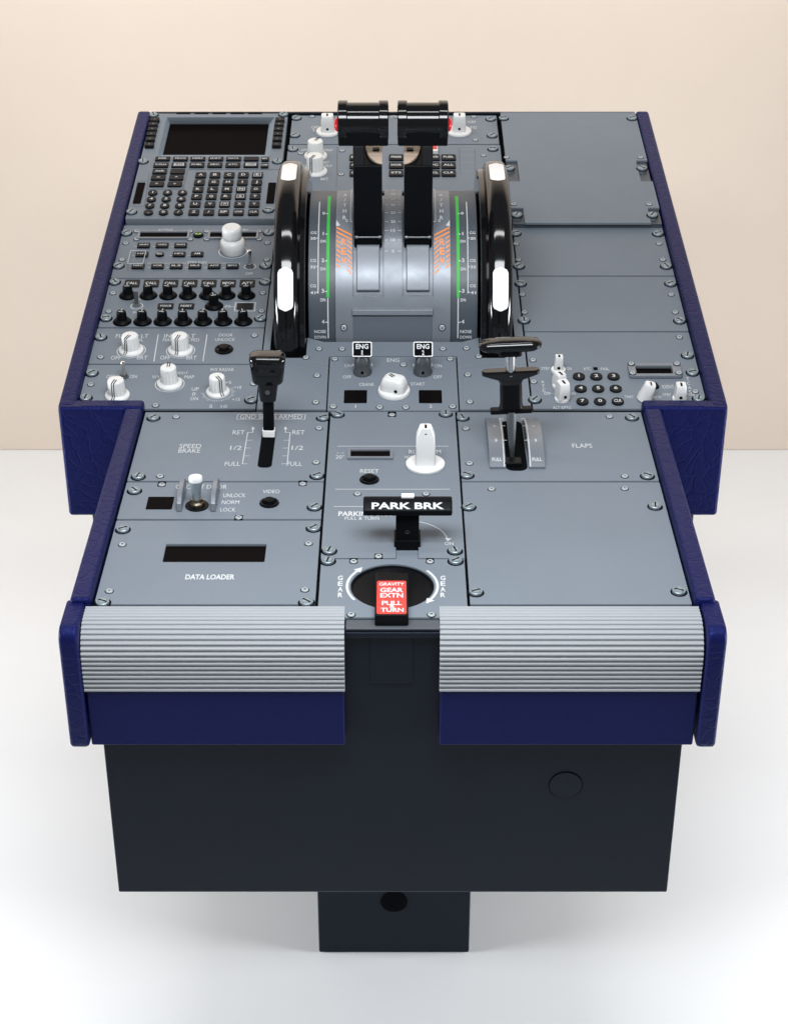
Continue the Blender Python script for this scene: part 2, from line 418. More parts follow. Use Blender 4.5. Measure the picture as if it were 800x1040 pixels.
# dark sub-plates under the two decks
mb = MB('recess_black'); mb.box(-.300, .300, -.020, .418, -.011, -.0052)
link('rear_deck_frame', mb.mesh('deck_frame'), root, Matrix.Identity(4)).name = 'deck_frame'
mb = MB('recess_black'); mb.box(-.379, .379, .002, .814, -.016, -.0085)
W['deck_frame'] = Matrix.Identity(4)
link('deck_frame', mb.mesh('deck_frame'), root, FORW)

mb = MB('housing'); mb.box(-.3712, .3712, .8150, .8200, -.10, .0030); link('far_edge', mb.mesh('far_edge'), root, FORW)
def trim(name, mb, M=Matrix.Identity(4), bev=.0045, label=None):
    o = link(name, mb.mesh(name), root, M, bev, 4)
    if label: o['label'] = label
    return o
for sx in (-1, 1):
    q = lambda a, b: (min(a*sx, b*sx), max(a*sx, b*sx))
    mb = MB('blue_leather'); x0, x1 = q(.2915, .3118); mb.box(x0, x1, -.004, .4045, -.145, .0100)
    mb.box(*q(.2915, .3660), .4052, .4262, -.137, .0105)                    # front wall of the flare
    trim('side_rail', mb)
    mb = MB('blue_leather'); x0, x1 = q(.3712, .3912); mb.box(x0, x1, -.0045, .8080, -.14, .0105)
    trim('flare_rail', mb, FORW)
    mb = MB('blue_leather'); mb.box(*q(.3112, .3905), .4045, .4259, -.1365, .0098)
    mb.box(*q(.34, .3890), .428, .9, -.135, -.0305)
    trim('flare_corner', mb)
# leather end caps of the front ledge, rounded over the top
def cap_profile(y0, y1, z0, z1, r1, r0=.008):
    P = [(y1, z0), (y1, z1)]
    for i in range(9):
        a = R(90+90*i/8); P.append((y0+r1+r1*math.cos(a), z1-r1+r1*math.sin(a)))
    for i in range(5):
        a = R(180+90*i/4); P.append((y0+r0+r0*math.cos(a), z0+r0+r0*math.sin(a)))
    return P
for sx in (-1, 1):
    mb = MB('blue_leather'); mb.side(cap_profile(-.0545, .004, -.1335, .0055, .014), min(.2972*sx, .3158*sx), max(.2972*sx, .3158*sx))
    trim('ledge_cap', mb, bev=.0038)
# ribbed foot ledges
def ribbed(n_top=5):
    path = [(-.0020, .0000)]
    path += [(-.020, .0004)]
    for i in range(1, 11):
        a = R(90+90*i/10); path.append((-.020+.030*math.cos(a), -.0296+.030*math.sin(a)))
    path.append((-.050, -.0665))
    D = [0]
    for a, b in zip(path, path[1:]): D.append(D[-1]+math.hypot(b[0]-a[0], b[1]-a[1]))
    tot = D[-1]; n = 20; out = []; ns = 14
    for k in range(n*ns+1):
        d = tot*k/(n*ns)
        j = max(i for i in range(len(D)-1) if D[i] <= d+1e-9); t = (d-D[j])/(D[j+1]-D[j])
        y = path[j][0]+t*(path[j+1][0]-path[j][0]); z = path[j][1]+t*(path[j+1][1]-path[j][1])
        ty, tz = path[j+1][0]-path[j][0], path[j+1][1]-path[j][1]; L = math.hypot(ty, tz); ny, nz = tz/L, -ty/L
        ph = (k % ns)/ns
        q_ = (ph-.14)/.72; hgt = .0018*max(0, 1-abs(2*q_-1)**2.6) if 0 < q_ < 1 else 0
        out.append((y+ny*hgt, z+nz*hgt))
    return out
RP = ribbed()
poly = RP+[(-.044, RP[-1][1]), (-.044, -.035), (-.02, -.004), (-.0020, -.004)]
for sx in (-1, 1):
    a, b = sorted((.0455*sx-.0006, .2958*sx-.0006))
    mb = MB('ribbed_aluminium'); mb.side(poly, a, b)
    o = link('ribbed_ledge', mb.mesh('ribbed_ledge', 60), root, Matrix.Identity(4))
    mb = MB('smooth_leather'); a, b = sorted((.0462*sx-.0006, .2950*sx-.0006)); mb.box(a, b, -.0485, -.0345, -.1325, -.0672)
    trim('ledge_apron', mb, bev=.002)
    mb = MB('housing'); mb.box(a, b, -.0360, -.021, -.068, -.0090); link('ledge_backing', mb.mesh('ledge_backing'), root, Matrix.Identity(4))

# ------------------------------------------------------------------ rear deck panels
g = .0007
# speed brake panel (left)
p = Panel('speed_brake_panel', 'R', -.2900, -.0748, .2470, .4140, holes=[])
x0 = rear(262.5, 470)[0]; 
sa = rear(273.8, 437.5); sb = rear(268.3, 475)
mb = MB('recess_black'); sx_ = (sa[0]+sb[0])/2-p.ox; hw = rad('R', 270, 455, 14.2)
v, f = plate_geo([rrect(sx_-hw, sx_+hw, sb[1]-p.oy, sa[1]-p.oy, hw*.75)], .0001, .0005, .0001); mb.add(v, f)
p.part('lever_slot', mb)
p.text('GND SPLRS ARMED', 244, 307, 423.4, 4.4)
p.line([(241.6, 421), (310.2, 421), (309.4, 426), (240.6, 426)], .7, True)
p.text('SPEED', 182.5, 204.5, 453.2, 4.2); p.text('BRAKE', 181.5, 203.5, 457.9, 4.2)
p.text('RET', 236.5, 248.5, 439.3, 4.2); p.text('1/2', 234, 245.5, 455, 4.2); p.text('FULL', 228.5, 244, 471.2, 4.2)
p.line([(257, 434.8), (256.6, 439.4), (251.6, 439.4), (246.3, 471.3), (251, 471.3)], .8)
for y in (447.3, 455.2, 463.2): 
    xx = 251.6-(y-439.4)/32*5.3; p.line([(xx, y), (xx+5.5, y)], .7); 
p.text('RET', 297, 309.5, 439.3, 4.2); p.text('1/2', 296.3, 308, 455, 4.2); p.text('FULL', 291.5, 306.8, 471.2, 4.2)
p.line([(290, 434.8), (290, 439.4), (294.7, 439.4), (291.8, 471.3), (286, 471.3)], .8)
for y in (447.3, 455.2, 463.2): 
    xx = 294.7-(y-439.4)/32*2.9; p.line([(xx, y), (xx-5.5, y)], .7)
for x in (257, 290): p.pr.prism([p.at(x-1.8, 436), p.at(x+1.8, 436), p.at(x, 433.4)], .0002, .0003)
p.fasteners((156, 425), (328, 425), (140.6, 484.6), (321.8, 483.8)); p.screws((179, 423.8), (324, 435.3), (321, 470), (162.8, 484))
p.finish()
# cockpit door panel
p = Panel('cockpit_door_panel', 'R', -.2900, -.0748, .1650, .2456)
p.window(149.5, 176, 505, 517.5, label='small black indicator window beside the guarded switch')
for gx, gl in ((182, 'l'), (216.5, 'r')):
    a, b = p.at(gx, 520); c, d = p.at(gx+1, 495)
    mb = MB('drum_paint'); w = p.rad(gx, 515, 5.5)
    mb.side([(b, .0002), (b+.002, .009), (b+.012, .0155), (d-.008, .0155), (d, .011), (d, .0002)], a-w, a+w)
    p.part('switch_guard', mb, bevel=.0012)
mb = MB('brushed_steel', 'white_plastic', 'brass')
mb.lathe([(.0125, .0003), (.0125, .0012), (.011, .0015)], m='satin_black', seg=32)
mb.lathe([(.0085, .0015), (.0085, .005), (.0065, .0065), (.006, .009)], m='brass', seg=8)
Q = Matrix.Translation((0, 0, .006)) @ Matrix.Rotation(R(-4), 4, 'X')
mb.lathe([(.0042, 0), (.0046, .008), (.0052, .014), (.0066, .020), (.0073, .024)], m='zinc', seg=28, M=Q)
mb.lathe([(.0073, .024), (.0075, .027), (.0068, .0290), (.005, .0298), (.001, .0302)], m='white_plastic', seg=28, M=Q)
p.part('toggle_switch', mb, p.mtx(200.3, 514), label='guarded toggle switch with a white tip')
p.text('COCKPIT DOOR', 178.8, 230.5, 494.6, 4); p.text('UNLOCK', 227, 249.5, 503.3, 3.8); p.text('NORM', 225.5, 243, 510.3, 3.8); p.text('LOCK', 224, 239.5, 517.8, 3.8)
p.text('VIDEO', 267, 284, 499.4, 3.6)
round_button(p, 273.5, 511.3, 20)
p.fasteners((136.8, 499), (319.3, 515.6)); p.notch((164.5, 491.6), (307.5, 490.8), (242.5, 526)); p.screws((164.5, 492.6), (307.5, 491.8), (242.5, 526))
p.finish()
# data loader
q = [(168.8, 552.5), (270.5, 552.2), (268.8, 570.5), (165, 570.9)]
fl = lambda P: [rear(*a) for a in P]
aL, aR = rear(167, 561.5)[0], rear(269.7, 561.5)[0]; yT, yB = rear(218, 552.3)[1], rear(218, 570.7)[1]
hole = rrect(aL, aR, yB, yT, .0015)
p = Panel('data_loader_panel', 'R', -.2900, -.0748, .0015, .1636, holes=[hole])
mb = MB('display_glass'); mb.box(aL+.0002-p.ox, aR-.0002-p.ox, yB+.0002-p.oy, yT-.0002-p.oy, -.0045, -.0030)
p.part('disc_slot', mb, label='wide black slot of the data loader')
p.text('DATA LOADER', 188.5, 238.5, 586.2, 4.8, bold=.03)
p.fasteners((125, 538.4), (318.4, 537), (104.5, 612.5), (311.3, 612.3)); p.screws((124.4, 553.4), (313.4, 552.5), (111.3, 600.6), (309.7, 599.4))
p.finish()
# flaps panel (right)
p = Panel('flap_panel', 'R', .0745, .2905, .2470, .4140)
p.text('FLAPS', 580.8, 600.9, 452.9, 4.2)
p.fasteners((469.5, 425), (641.3, 424.7), (474, 483.3), (657, 484)); p.screws((618.6, 423.5), (473, 435.7), (476.5, 471), (634, 484))
ya, yb = rear(520, 476.5)[1]-p.oy, rear(520, 427)[1]-p.oy
xs = rear(523, 460)[0]-p.ox
mb = MB('recess_black'); v, f = plate_geo([rrect(xs-.0125, xs+.0115, ya-.004, yb-.002, .009)], .0001, .0005, .0001); mb.add(v, f); p.part('lever_slot', mb)
L_ = yb-ya; sag = .013; Rr = (L_*L_/4+sag*sag)/(2*sag); 
def arch(y): return sag-Rr+math.sqrt(max(0, Rr*Rr-(y-(ya+yb)/2)**2))+.003
for s_ in (-1, 1):
    xa, xb = sorted((xs+s_*.0128, xs+s_*.0305))
    P = [(ya, .0003)]+[(ya+L_*i/20, arch(ya+L_*i/20)) for i in range(21)]+[(yb, .0003)]
    mb = MB('drum_paint', 'print_white'); mb.side(P, xa, xb)
    ed = xb-.0016 if s_ < 0 else xa+.0016
    for i in range(20):
        y0_, y1_ = ya+L_*i/20, ya+L_*(i+1)/20
        mb.add([(ed-.0006, y0_, arch(y0_)+.0003), (ed+.0006, y0_, arch(y0_)+.0003), (ed+.0006, y1_, arch(y1_)+.0003), (ed-.0006, y1_, arch(y1_)+.0003)], [(0,1,2,3)], 'print_white')
    for t, fr, wd in (('0', .93, .0016), ('1', .83, .0016), ('2', .63, .003), ('3', .34, .003), ('FULL', .08, .0062)):
        yc = ya+L_*fr; xc = (xa+xb)/2+s_*.0005
        put_text(mb, t, xc-wd/1.15-.0012*(len(t) == 1)*0, xc+wd/1.15, yc, .0046, 0, fn=lambda x, y: (x, y, arch(y)+.0003), bold=.02)
        if t != 'FULL':
            e0, e1 = sorted((ed, ed-(-s_)*-.0045))
            mb.add([(e0, yc-.0006, arch(yc)+.00035), (e1, yc-.0006, arch(yc)+.00035), (e1, yc+.0006, arch(yc)+.00035), (e0, yc+.0006, arch(yc)+.00035)], [(0,1,2,3)], 'print_white')
    p.part('flap_scale', mb)
p.finish()
# blank panel
p = Panel('blank_panel', 'R', .0745, .2905, .0015, .2456, label='large plain grey panel behind the right ribbed ledge')
p.fasteners((475.8, 515.5), (664.8, 514.8), (483, 602), (689, 601.4)); p.screws((499, 497), (634, 496.5))
p.finish()
# rudder trim and parking brake panel (middle) with a notch for the brake stem
nx0, nx1, ny = rear(402, 567)[0], rear(425, 567)[0], rear(413, 551)[1]
out = [(-.0728, .0878), (nx0, .0878), (nx0, ny), (nx1, ny), (nx1, .0878), (.0728, .0878), (.0728, .4140), (-.0728, .4140)]
p = Panel('rudder_trim_panel', 'R', -.0728, .0728, .0878, .4140, outline=out)
mb = MB('panel_paint'); mb.box(nx0-p.ox-.001, nx1-p.ox+.001, .0878-p.oy, ny-p.oy+.001, -.0048, -.0038); p.part('notch_floor', mb)
p.line([(343.2, 453.3), (454.5, 453.3)], .9); p.line([(341, 497), (456.3, 497)], .9); p.line([(339.5, 514.6), (372, 514.6)], .9)
p.window(356, 396, 458.8, 465.6, bezel=.0035)
p.text('20°', 341, 349.6, 464.3, 3.4); p.text('- -', 342, 349, 459.7, 3)
p.text('RESET', 365.7, 384.5, 478.6, 3.8); round_button(p, 375, 487.6, 20)
p.text('RUD TRIM', 415, 447.5, 459, 4); p.text('NOSE L', 411, 424, 464.4, 2.8)
fin_knob(p, 431.8, 472.5, 40, 20, 41, name='trim_knob', depth=.009, taper=.92, top=.16, hole=False, label='tall white rudder trim knob on a round foot')
p.text('PARKING BRK', 343.6, 398, 522, 4.4, bold=.03); p.text('PULL & TURN', 350, 384.8, 526.6, 3.2)
bc = (413.5, 550)
cx, cy = p.at(*bc); ex, ey = p.at(454.3, 548); rr_ = ex-cx
P = [(cx+rr_*math.cos(R(t)), cy+rr_*math.sin(R(t))) for t in range(3, 90, 5)]
p.pr.line(P, .0011, .00025)
p.pr.prism([p.at(451.5, 546.5), p.at(458.5, 547), p.at(454.4, 550)], .0002, .0003)
p.text('ON', 451.3, 460, 552.2, 3.2)
p.notch((398, 420.8), (384.3, 565)); p.screws((363, 502), (432.5, 502), (384.3, 565.3), (398, 421.6)); p.fasteners((343, 421.6), (452.5, 421), (334.3, 560), (461.8, 560))
p.finish()
# gravity gear extension panel
dc = rear(398.3, 595.2); DR = .0412
out = [(-.0728, -.0215), (.0728, -.0215), (.0728, .0866), (-.0728, .0866)]
p = Panel('gear_extension_panel', 'R', -.0728, .0728, -.0215, .0866, holes=[circ(dc[0], dc[1], DR, 64)])
mb = MB('gloss_black', 'satin_black'); M0 = Matrix.Translation((dc[0], dc[1], 0))
mb.lathe([(DR-.0002, -.0045), (DR-.0002, -.0018), (DR-.0018, -.0012), (DR-.0025, -.0028), (.001, -.0032)], m='satin_black', seg=64)
p.part('round_well', mb, M0)
for s_ in (-1, 1):
    pts = p.arc(398.3, 595.2, .0446, 180-38 if s_ < 0 else 38, 180+33 if s_ < 0 else -33, 2.6, 18)
    end = pts[0] if s_ < 0 else pts[-1]; oth = pts[1] if s_ < 0 else pts[-2]
    d = (Vector(end)-Vector(oth)).normalized(); e = Vector((-d.y, d.x))
    E_ = Vector(end); a, b, c = E_+e*.0044, E_-e*.0044, E_+d*.0090
    p.pr.add([(*a, .0003), (*b, .0003), (*c, .0003)], [(0,1,2) if (b-a).cross(c-a) > 0 else (0,2,1)])
for i, ch in enumerate('GEAR'):
    for xx in (345.6, 449.6): p.text(ch, xx-2.4, xx+2.4, 587.2+i*5.75, 4.3, bold=.03)
p.fasteners((333, 570.4), (462.4, 570.4)); p.notch((359, 569.6), (436.6, 569.6)); p.screws((356.6, 624.6), (438, 624.6), (359, 570.6), (436.6, 570.6))
p.finish()
# gear extension handle: black slab on the well with a red plate
mb = MB('satin_black')
hx0, hx1 = rear(380.6, 610, .012)[0], rear(414.6, 610, .012)[0]; hy0, hy1 = rear(398, 624.5, .012)[1], rear(398, 581, .012)[1]
mb.box(hx0, hx1, hy0, hy1, -.0030, .0120)
GH = link('gear_extension_handle', mb.mesh('handle'), root, Matrix.Identity(4), .0022, 3)
mb = MB('red_plate', 'print_white')
rx0, rx1 = rear(382.6, 608, .0125)[0], rear(412.6, 608, .0125)[0]; ry0, ry1 = rear(398, 623.4, .0125)[1], rear(398, 590, .0125)[1]
v, f = plate_geo([rrect(rx0, rx1, ry0, ry1, .0022)], .01203, .0128, .0003); mb.add(v, f)
def rt(t, xl, xr, yc, hp):
    a, b = rear(xl, yc, .0128)[0], rear(xr, yc, .0128)[0]; c, d = rear(398, yc+hp/2, .0128)[1], rear(398, yc-hp/2, .0128)[1]
    put_text(mb, t, a, b, (c+d)/2, d-c, .0131, bold=.03)
rt('GRAVITY', 385, 410.5, 593.4, 3.0); rt('GEAR', 386, 409.3, 599.4, 4.2); rt('EXTN', 386, 409.3, 604.8, 4.2)
rt('PULL', 387.5, 408, 612.6, 4.0); rt('TURN', 386.5, 409.8, 619.6, 4.0)
A3 = lambda x, y: (*rear(x, y, .0131), .0132)
mb.add([A3(395.2, 617), A3(400.4, 617), A3(397.8, 612)], [(0,1,2)], 'print_white')
o = link('red_plate', mb.mesh('red_plate'), GH, Matrix.Identity(4)); o['label'] = 'red plate reading GRAVITY GEAR EXTN PULL TURN'

# ------------------------------------------------------------------ parking brake handle
bx_, by_ = rear(413.5, 551)
mb = MB('satin_black')
mb.box(bx_-.0118, bx_+.0118, by_-.007, by_+.011, -.004, .040)
mb.box(bx_-.0135, bx_+.0135, by_-.0095, by_+.0135, -.004, .0075)
HM = Matrix.Translation((bx_, by_-.007, .0165)) @ Matrix.Rotation(R(90), 4, 'X')
mb.lathe([(.0030, -.001), (.0030, .0008), (.0014, .0008), (.0014, .0003)], m='gloss_black', seg=16, M=HM)
PBM = Matrix.Translation((bx_, by_, 0))
PB = link('parking_brake_handle', mb.mesh('parking_brake_handle'), root, Matrix.Identity(4), .0012, 2)
# grip: bar with a slanted lettered face
GZ = CZ+(by_-.0125-CY)*ray(413, 524.5)[2]/ray(413, 524.5)[1]
gz0, gz1 = GZ, GZ+.0135
mb = MB('satin_black'); gx0 = bx_-.0447; gx1 = bx_+.0452
prof = [(by_-.0125, gz0), (by_-.0130, gz0+.0065), (by_-.0030, gz1), (by_+.0055, gz1), (by_+.0100, gz1-.004), (by_+.0100, gz0)]
mb.side(prof, gx0, gx1)
GR = link('grip', mb.mesh('grip'), PB, Matrix.Identity(4), .0020, 3)
mb = MB('print_white'); c0 = Vector((0, by_-.0130, gz0+.0065)); c1 = Vector((0, by_-.0030, gz1)); dd = (c1-c0); nn = Vector((0, -dd.z, dd.y)).normalized()
def slant(x, y): q = c0+dd*y+nn*.0005; return (x, q.y, q.z)
put_text(mb, 'PARK BRK', gx0+.0085, gx1-.0085, .47, .56, 0, fn=slant, bold=.03)
tb = MB('white_mark'); tb.box(bx_-.0062, bx_+.0068, by_+.0010, by_+.0075, gz1-.001, gz1+.0022)
link('white_tab', tb.mesh('white_tab'), PB, Matrix.Identity(4), .0006)
link('lettering', mb.mesh('lettering'), PB, Matrix.Identity(4))

# ------------------------------------------------------------------ speed brake lever
sbx, sby = rear(273.2, 443)
mb = MB('satin_black', 'white_mark', 'gloss_black')
Q = Matrix.Translation((sbx, sby, 0)) @ Matrix.Rotation(R(1), 4, 'Y')
prof = rrect(-.0062, .0062, -.005, .005, .002, 3)
mb.prism(prof, -.004, .062, None, Q); mb.prism(rrect(-.0072, .0072, -.0058, .0058, .002, 3), .0012, .0098, 'white_mark', Q)
SB = link('speed_brake_lever', mb.mesh('speed_brake_lever'), root, Matrix.Identity(4), .0006)
mb = MB('gloss_black')
def loft(mb, rings, m=None, M=None):
    vs = []; fs = []; k = len(rings[0])
    for q in rings: vs += q
    for j in range(len(rings)-1):
        for i in range(k): fs.append((j*k+i, j*k+(i+1) % k, (j+1)*k+(i+1) % k, (j+1)*k+i))
    fs.append(tuple(range(k-1, -1, -1))); fs.append(tuple(range((len(rings)-1)*k, len(rings)*k)))
    mb.add(vs, fs, m, M)
def rr3(w, d, z, r=.35, n=5): return [(x, y, z) for x, y in rrect(-w, w, -d, d, min(w, d)*r*2, n)]
loft(mb, [rr3(.0090, .0080, .0470), rr3(.0112, .0088, .0640), rr3(.0122, .0096, .0690), rr3(.0158, .0105, .0695), rr3(.0174, .0115, .0720), rr3(.0192, .0122, .0870), rr3(.0204, .0128, .0980), rr3(.0200, .0124, .1010), rr3(.0180, .0108, .1030), rr3(.0120, .0070, .1040)], None, Q)
HM = Q @ Matrix.Translation((0, -.0088, .060)) @ Matrix.Rotation(R(90), 4, 'X')
mb.lathe([(.0026, -.001), (.0026, .001), (.0014, .001), (.0014, .0004)], m='brushed_steel', seg=16, M=HM)
o = link('lever_knob', mb.mesh('lever_knob'), SB, Matrix.Identity(4)); o['label'] = 'glossy black knob that narrows to the shaft'

# ------------------------------------------------------------------ flap lever
fbx, fby = rear(519.8, 466)
Q = Matrix.Translation((fbx, fby, 0)) @ Matrix.Rotation(R(-2.8), 4, 'Y')
mb = MB('brushed_steel')
mb.lathe([(.0022, -.006), (.0026, .006), (.0046, .035), (.0056, .052), (.0056, .060)], m='brushed_steel', seg=24, M=Q)
FL = link('flap_lever', mb.mesh('flap_lever'), root, Matrix.Identity(4))
mb = MB('bright_steel'); mb.lathe([(.0055, .104), (.0055, .132)], seg=24, M=Q)
link('rod', mb.mesh('rod'), FL, Matrix.Identity(4))
mb = MB('satin_black'); mb.box(-.0095, .0095, -.0085, .0055, -.003, .006, None, Matrix.Translation((fbx, fby-.012, 0)))
link('slot_slider', mb.mesh('slot_slider'), FL, Matrix.Identity(4), .0012)
mb = MB('satin_black'); mb.prism(rrect(-.0230, .0230, -.0045, .0045, .002), .0580, .0636, None, Q)
loft(mb, [rr3(.0135, .0075, .0643, .45), rr3(.0122, .0070, .070, .45), rr3(.0120, .0068, .0950, .45)], None, Q)
o = link('lever_collar', mb.mesh('lever_collar'), FL, Matrix.Identity(4), .0009)
mb = MB('gloss_black')
loft(mb, [rr3(.0121, .0066, .0945, .45), rr3(.0145, .0066, .0995, .45), rr3(.0285, .0052, .1040, .45), rr3(.0312, .0055, .1052, .45), rr3(.0315, .0055, .1088, .45), rr3(.0300, .0048, .1102, .45)], None, Q)
o = link('lift_ring', mb.mesh('lift_ring'), FL, Matrix.Identity(4))
mb = MB('gloss_black')
loft(mb, [rr3(.0125, .0075, .1285, .3), rr3(.0125, .0075, .1365, .3)], 'satin_black', Q)
loft(mb, [rr3(.0225, .0080, .1340, .49), rr3(.0305, .0098, .1352, .49), rr3(.0338, .0110, .1375, .49), rr3(.0342, .0112, .1410, .49), rr3(.0315, .0098, .1438, .49), rr3(.0250, .0072, .1456, .49), rr3(.0125, .0038, .1465, .49)], None, Q)
o = link('lever_knob', mb.mesh('lever_knob'), FL, Matrix.Identity(4)); o['label'] = 'wide flat glossy black lever knob'

# ------------------------------------------------------------------ forward deck, left column
# keypad and display unit
sq = lambda f, x0, x1, y0, y1: (f(x0, (y0+y1)/2)[0], f(x1, (y0+y1)/2)[0], f((x0+x1)/2, y1)[1], f((x0+x1)/2, y0)[1])
f6 = lambda x, y: forw(x, y, .006)
fS = lambda x, y: forw(x, y, -.0055)
sa_ = sq(f6, 165.0, 276.5, 119, 158.6); sb_ = sq(fS, 169.3, 271.3, 125, 157.4)
p = Panel('keypad_display_unit', 'F', -.3700, -.1610, forw(218, 222.5, .006)[1], .8080, h=.006, holes=[rrect(*sa_, .001)], thick=.006)
a, b, c, d = sa_; a -= p.ox; b -= p.ox; c -= p.oy; d -= p.oy
mb = MB('bezel_lit', 'display_glass'); z1, z0 = -.0004, -.0115
i0, i1, j0, j1 = sb_[0]-p.ox, sb_[1]-p.ox, sb_[2]-p.oy, sb_[3]-p.oy
V8 = [(a,c,z1),(b,c,z1),(b,d,z1),(a,d,z1),(i0,j0,z0),(i1,j0,z0),(i1,j1,z0),(i0,j1,z0)]
mb.add(V8, [(0,1,5,4),(1,2,6,5),(2,3,7,6),(3,0,4,7)]); mb.add(V8[4:], [(0,1,2,3)], 'display_glass')
for i in range(6):
    t = (i+.6)/6.6
    for xa, xb, in ((a+.0008, i0-.0006), (b-.0008, i1+.0006)):
        y0_ = c+(j1-c)*(1-t); mb.add([(xa, y0_+.012, z1-.0008), (xb, y0_-.0015, z0+.0016), (xb, y0_+.0005, z0+.0016), (xa, y0_+.014, z1-.0008)], [(0,1,2,3)], 'print_white')
p.part('screen', mb, label='wide black screen in a bevelled frame')
for x in (186.5, 204.9, 223, 241.3, 259.2):
    q = p.quad(x-7, x+7, 114.4, 116); p.pr.box(*q, .0001, .0004, 'recess_black')
for x, y in zip((157.6, 156.1, 155.1, 154, 153, 152.1), (124, 128.8, 133.7, 138.7, 143.8, 149.5)): key(p, x, y, 9.2, 3.4, '-', z=.0055)
for x, y in zip((284.5, 283.6, 282.9, 282.3, 281.7, 281.1), (124, 128.8, 133.7, 138.7, 143.8, 149.5)): key(p, x, y, 9.2, 3.4, '-', z=.0055)
for x, t in zip((165.5, 183.6, 201.2, 219.5, 237.5, 255.4), ('DIR', 'PROG', 'PERF', 'INIT', 'DATA', None)): key(p, x, 162.6, 15, 3.7, t)
for i, (x, t) in enumerate(zip((163.8, 182, 200.3, 218.4, 236.7, 255), ('F-PLN', 'RAD', 'FUEL', 'SEC', 'ATC', 'MENU'))): key(p, x, 168.9, 15, 4.2, t, frame=i in (1, 5))
key(p, 269.4, 162.8, 7.6, 4.0, 'BRT'); key(p, 268.9, 169.4, 7.6, 4.0, 'DIM')
for (xs2, y, tt) in (((162.5, 180.6), 175.5, ('AIR', None)), ((161, 179.3), 181.8, ('<', '^')), ((159.5, 177.8), 188.3, ('>', 'v'))):
    for x, t in zip(xs2, tt): key(p, x, y, 14.6, 4.4, t)
p.line([(190.5, 172.3), (150.5, 193), (184, 193.2), (192, 172.4)], .6, m='panel_edge') if False else None
p.line([(284, 172.2), (191, 172.2), (186, 192.6), (149.3, 192.6), (152, 176)], .7, m='panel_edge')
for r_, (y, xa, xc) in enumerate(((197, 155.5, 185.5), (203.6, 154, 184.2), (210.2, 152.5, 182.7), (217, 151, 181.4))):
    for c_ in range(3): key(p, xa+(xc-xa)*c_/2, y, 9.6, 5.0, ('123', '456', '789', '.0/')[r_][c_], rnd=True)
LT = ('ABCDE', 'FGHIJ', 'KLMNO', 'PQRST', 'UVWXY', 'Z/*+C')
for r_, y in enumerate((179.2, 186.6, 193.8, 201.1, 208.9, 217)):
    xa = 204.2+(197.1-204.2)*r_/5; xc = 261.7+(257.5-261.7)*r_/5
    for c_ in range(5):
        t = LT[r_][c_]
        if r_ == 5 and c_ > 1: t = ('SP', 'OVF', 'CLR')[c_-2]
        key(p, xa+(xc-xa)*c_/4, y, 10.8, 5.2, t, frame=(r_, c_) in ((0, 4), (2, 3), (3, 3), (4, 2)))
for x in (141.5, 275.5):
    q = p.quad(x-4, x+4, 186, 207); mb = MB('display_glass'); v, f = plate_geo([rrect(*q, .0015)], .0002, .0012, .0003); mb.add(v, f); p.part('sensor_window', mb)
p.line([(136, 209.5), (147, 209.5), (150.5, 184), (140, 184), (136, 209.5)], .6, m='panel_edge')
p.fasteners((156, 117.2), (288, 116.8), (145.5, 164.5), (282, 164.5), (133.6, 215.8), (272.6, 214))
p.finish()
# radio panel
p = Panel('radio_panel', 'F', -.3710, -.1610, .3120, .4590)
for xa, xb in ((142.5, 190.5), (213.5, 260.5)):
    p.window(xa, xb, 237, 242.4, bezel=.0030)
    for xx in (xa-3.5, xb+2.8):
        for yy in (235.3, 243.4): link('screw', RIV, p.o, p.mtx(xx, yy, z=.0004))
mb = MB('satin_black', 'lamp_green'); r_ = p.rad(201.6, 239.6, 11)
mb.lathe([(r_, .0003), (r_, .002), (r_*.8, .003), (r_*.1, .0032)], seg=28); put_text(mb, '<->', -r_*.6, r_*.6, 0, r_*.9, .0035, 'lamp_green', bold=.05)
p.part('transfer_key', mb, p.mtx(201.6, 239.6), label='round key with green arrows')
p.text('ACTIVE', 160.5, 175.5, 234, 2.7); p.text('STBY/CRS', 232, 252, 234, 2.7)
for x, t in zip((146.3, 165, 183.8), ('VHF1', 'VHF2', 'VHF3')): key(p, x, 250.4, 12.8, 4.4, t); p.line([(x-9.4, 250.6), (x-7, 250.6)], .6)
for x, t in zip((144.6, 182.2, 200.5), ('HF1', 'HF2', 'AM')): key(p, x, 259.5, 12.8, 4.4, t); p.line([(x-9.4, 259.7), (x-7, 259.7)], .6)
key(p, 162.5, 259.5, 9, 4, 'SEL', rnd=True)
for x, t in zip((140.6, 160.3, 179.3, 198.3, 217.8, 236.3), ('NAV', 'VOR', 'ILS', 'MLS', 'ADF', 'BFO')): key(p, x, 271.6, 12.8, 4.6, t); p.line([(x-10, 271.8), (x-7, 271.8)], .6) if x > 150 else None
p.line([(150, 267.4), (189, 267.4)], .6); p.line([(212, 267.4), (243.5, 267.4)], .6); p.line([(243.5, 267.4), (243.2, 269.5)], .6); p.text('STBY NAV', 190.5, 210.5, 266.8, 2.6)
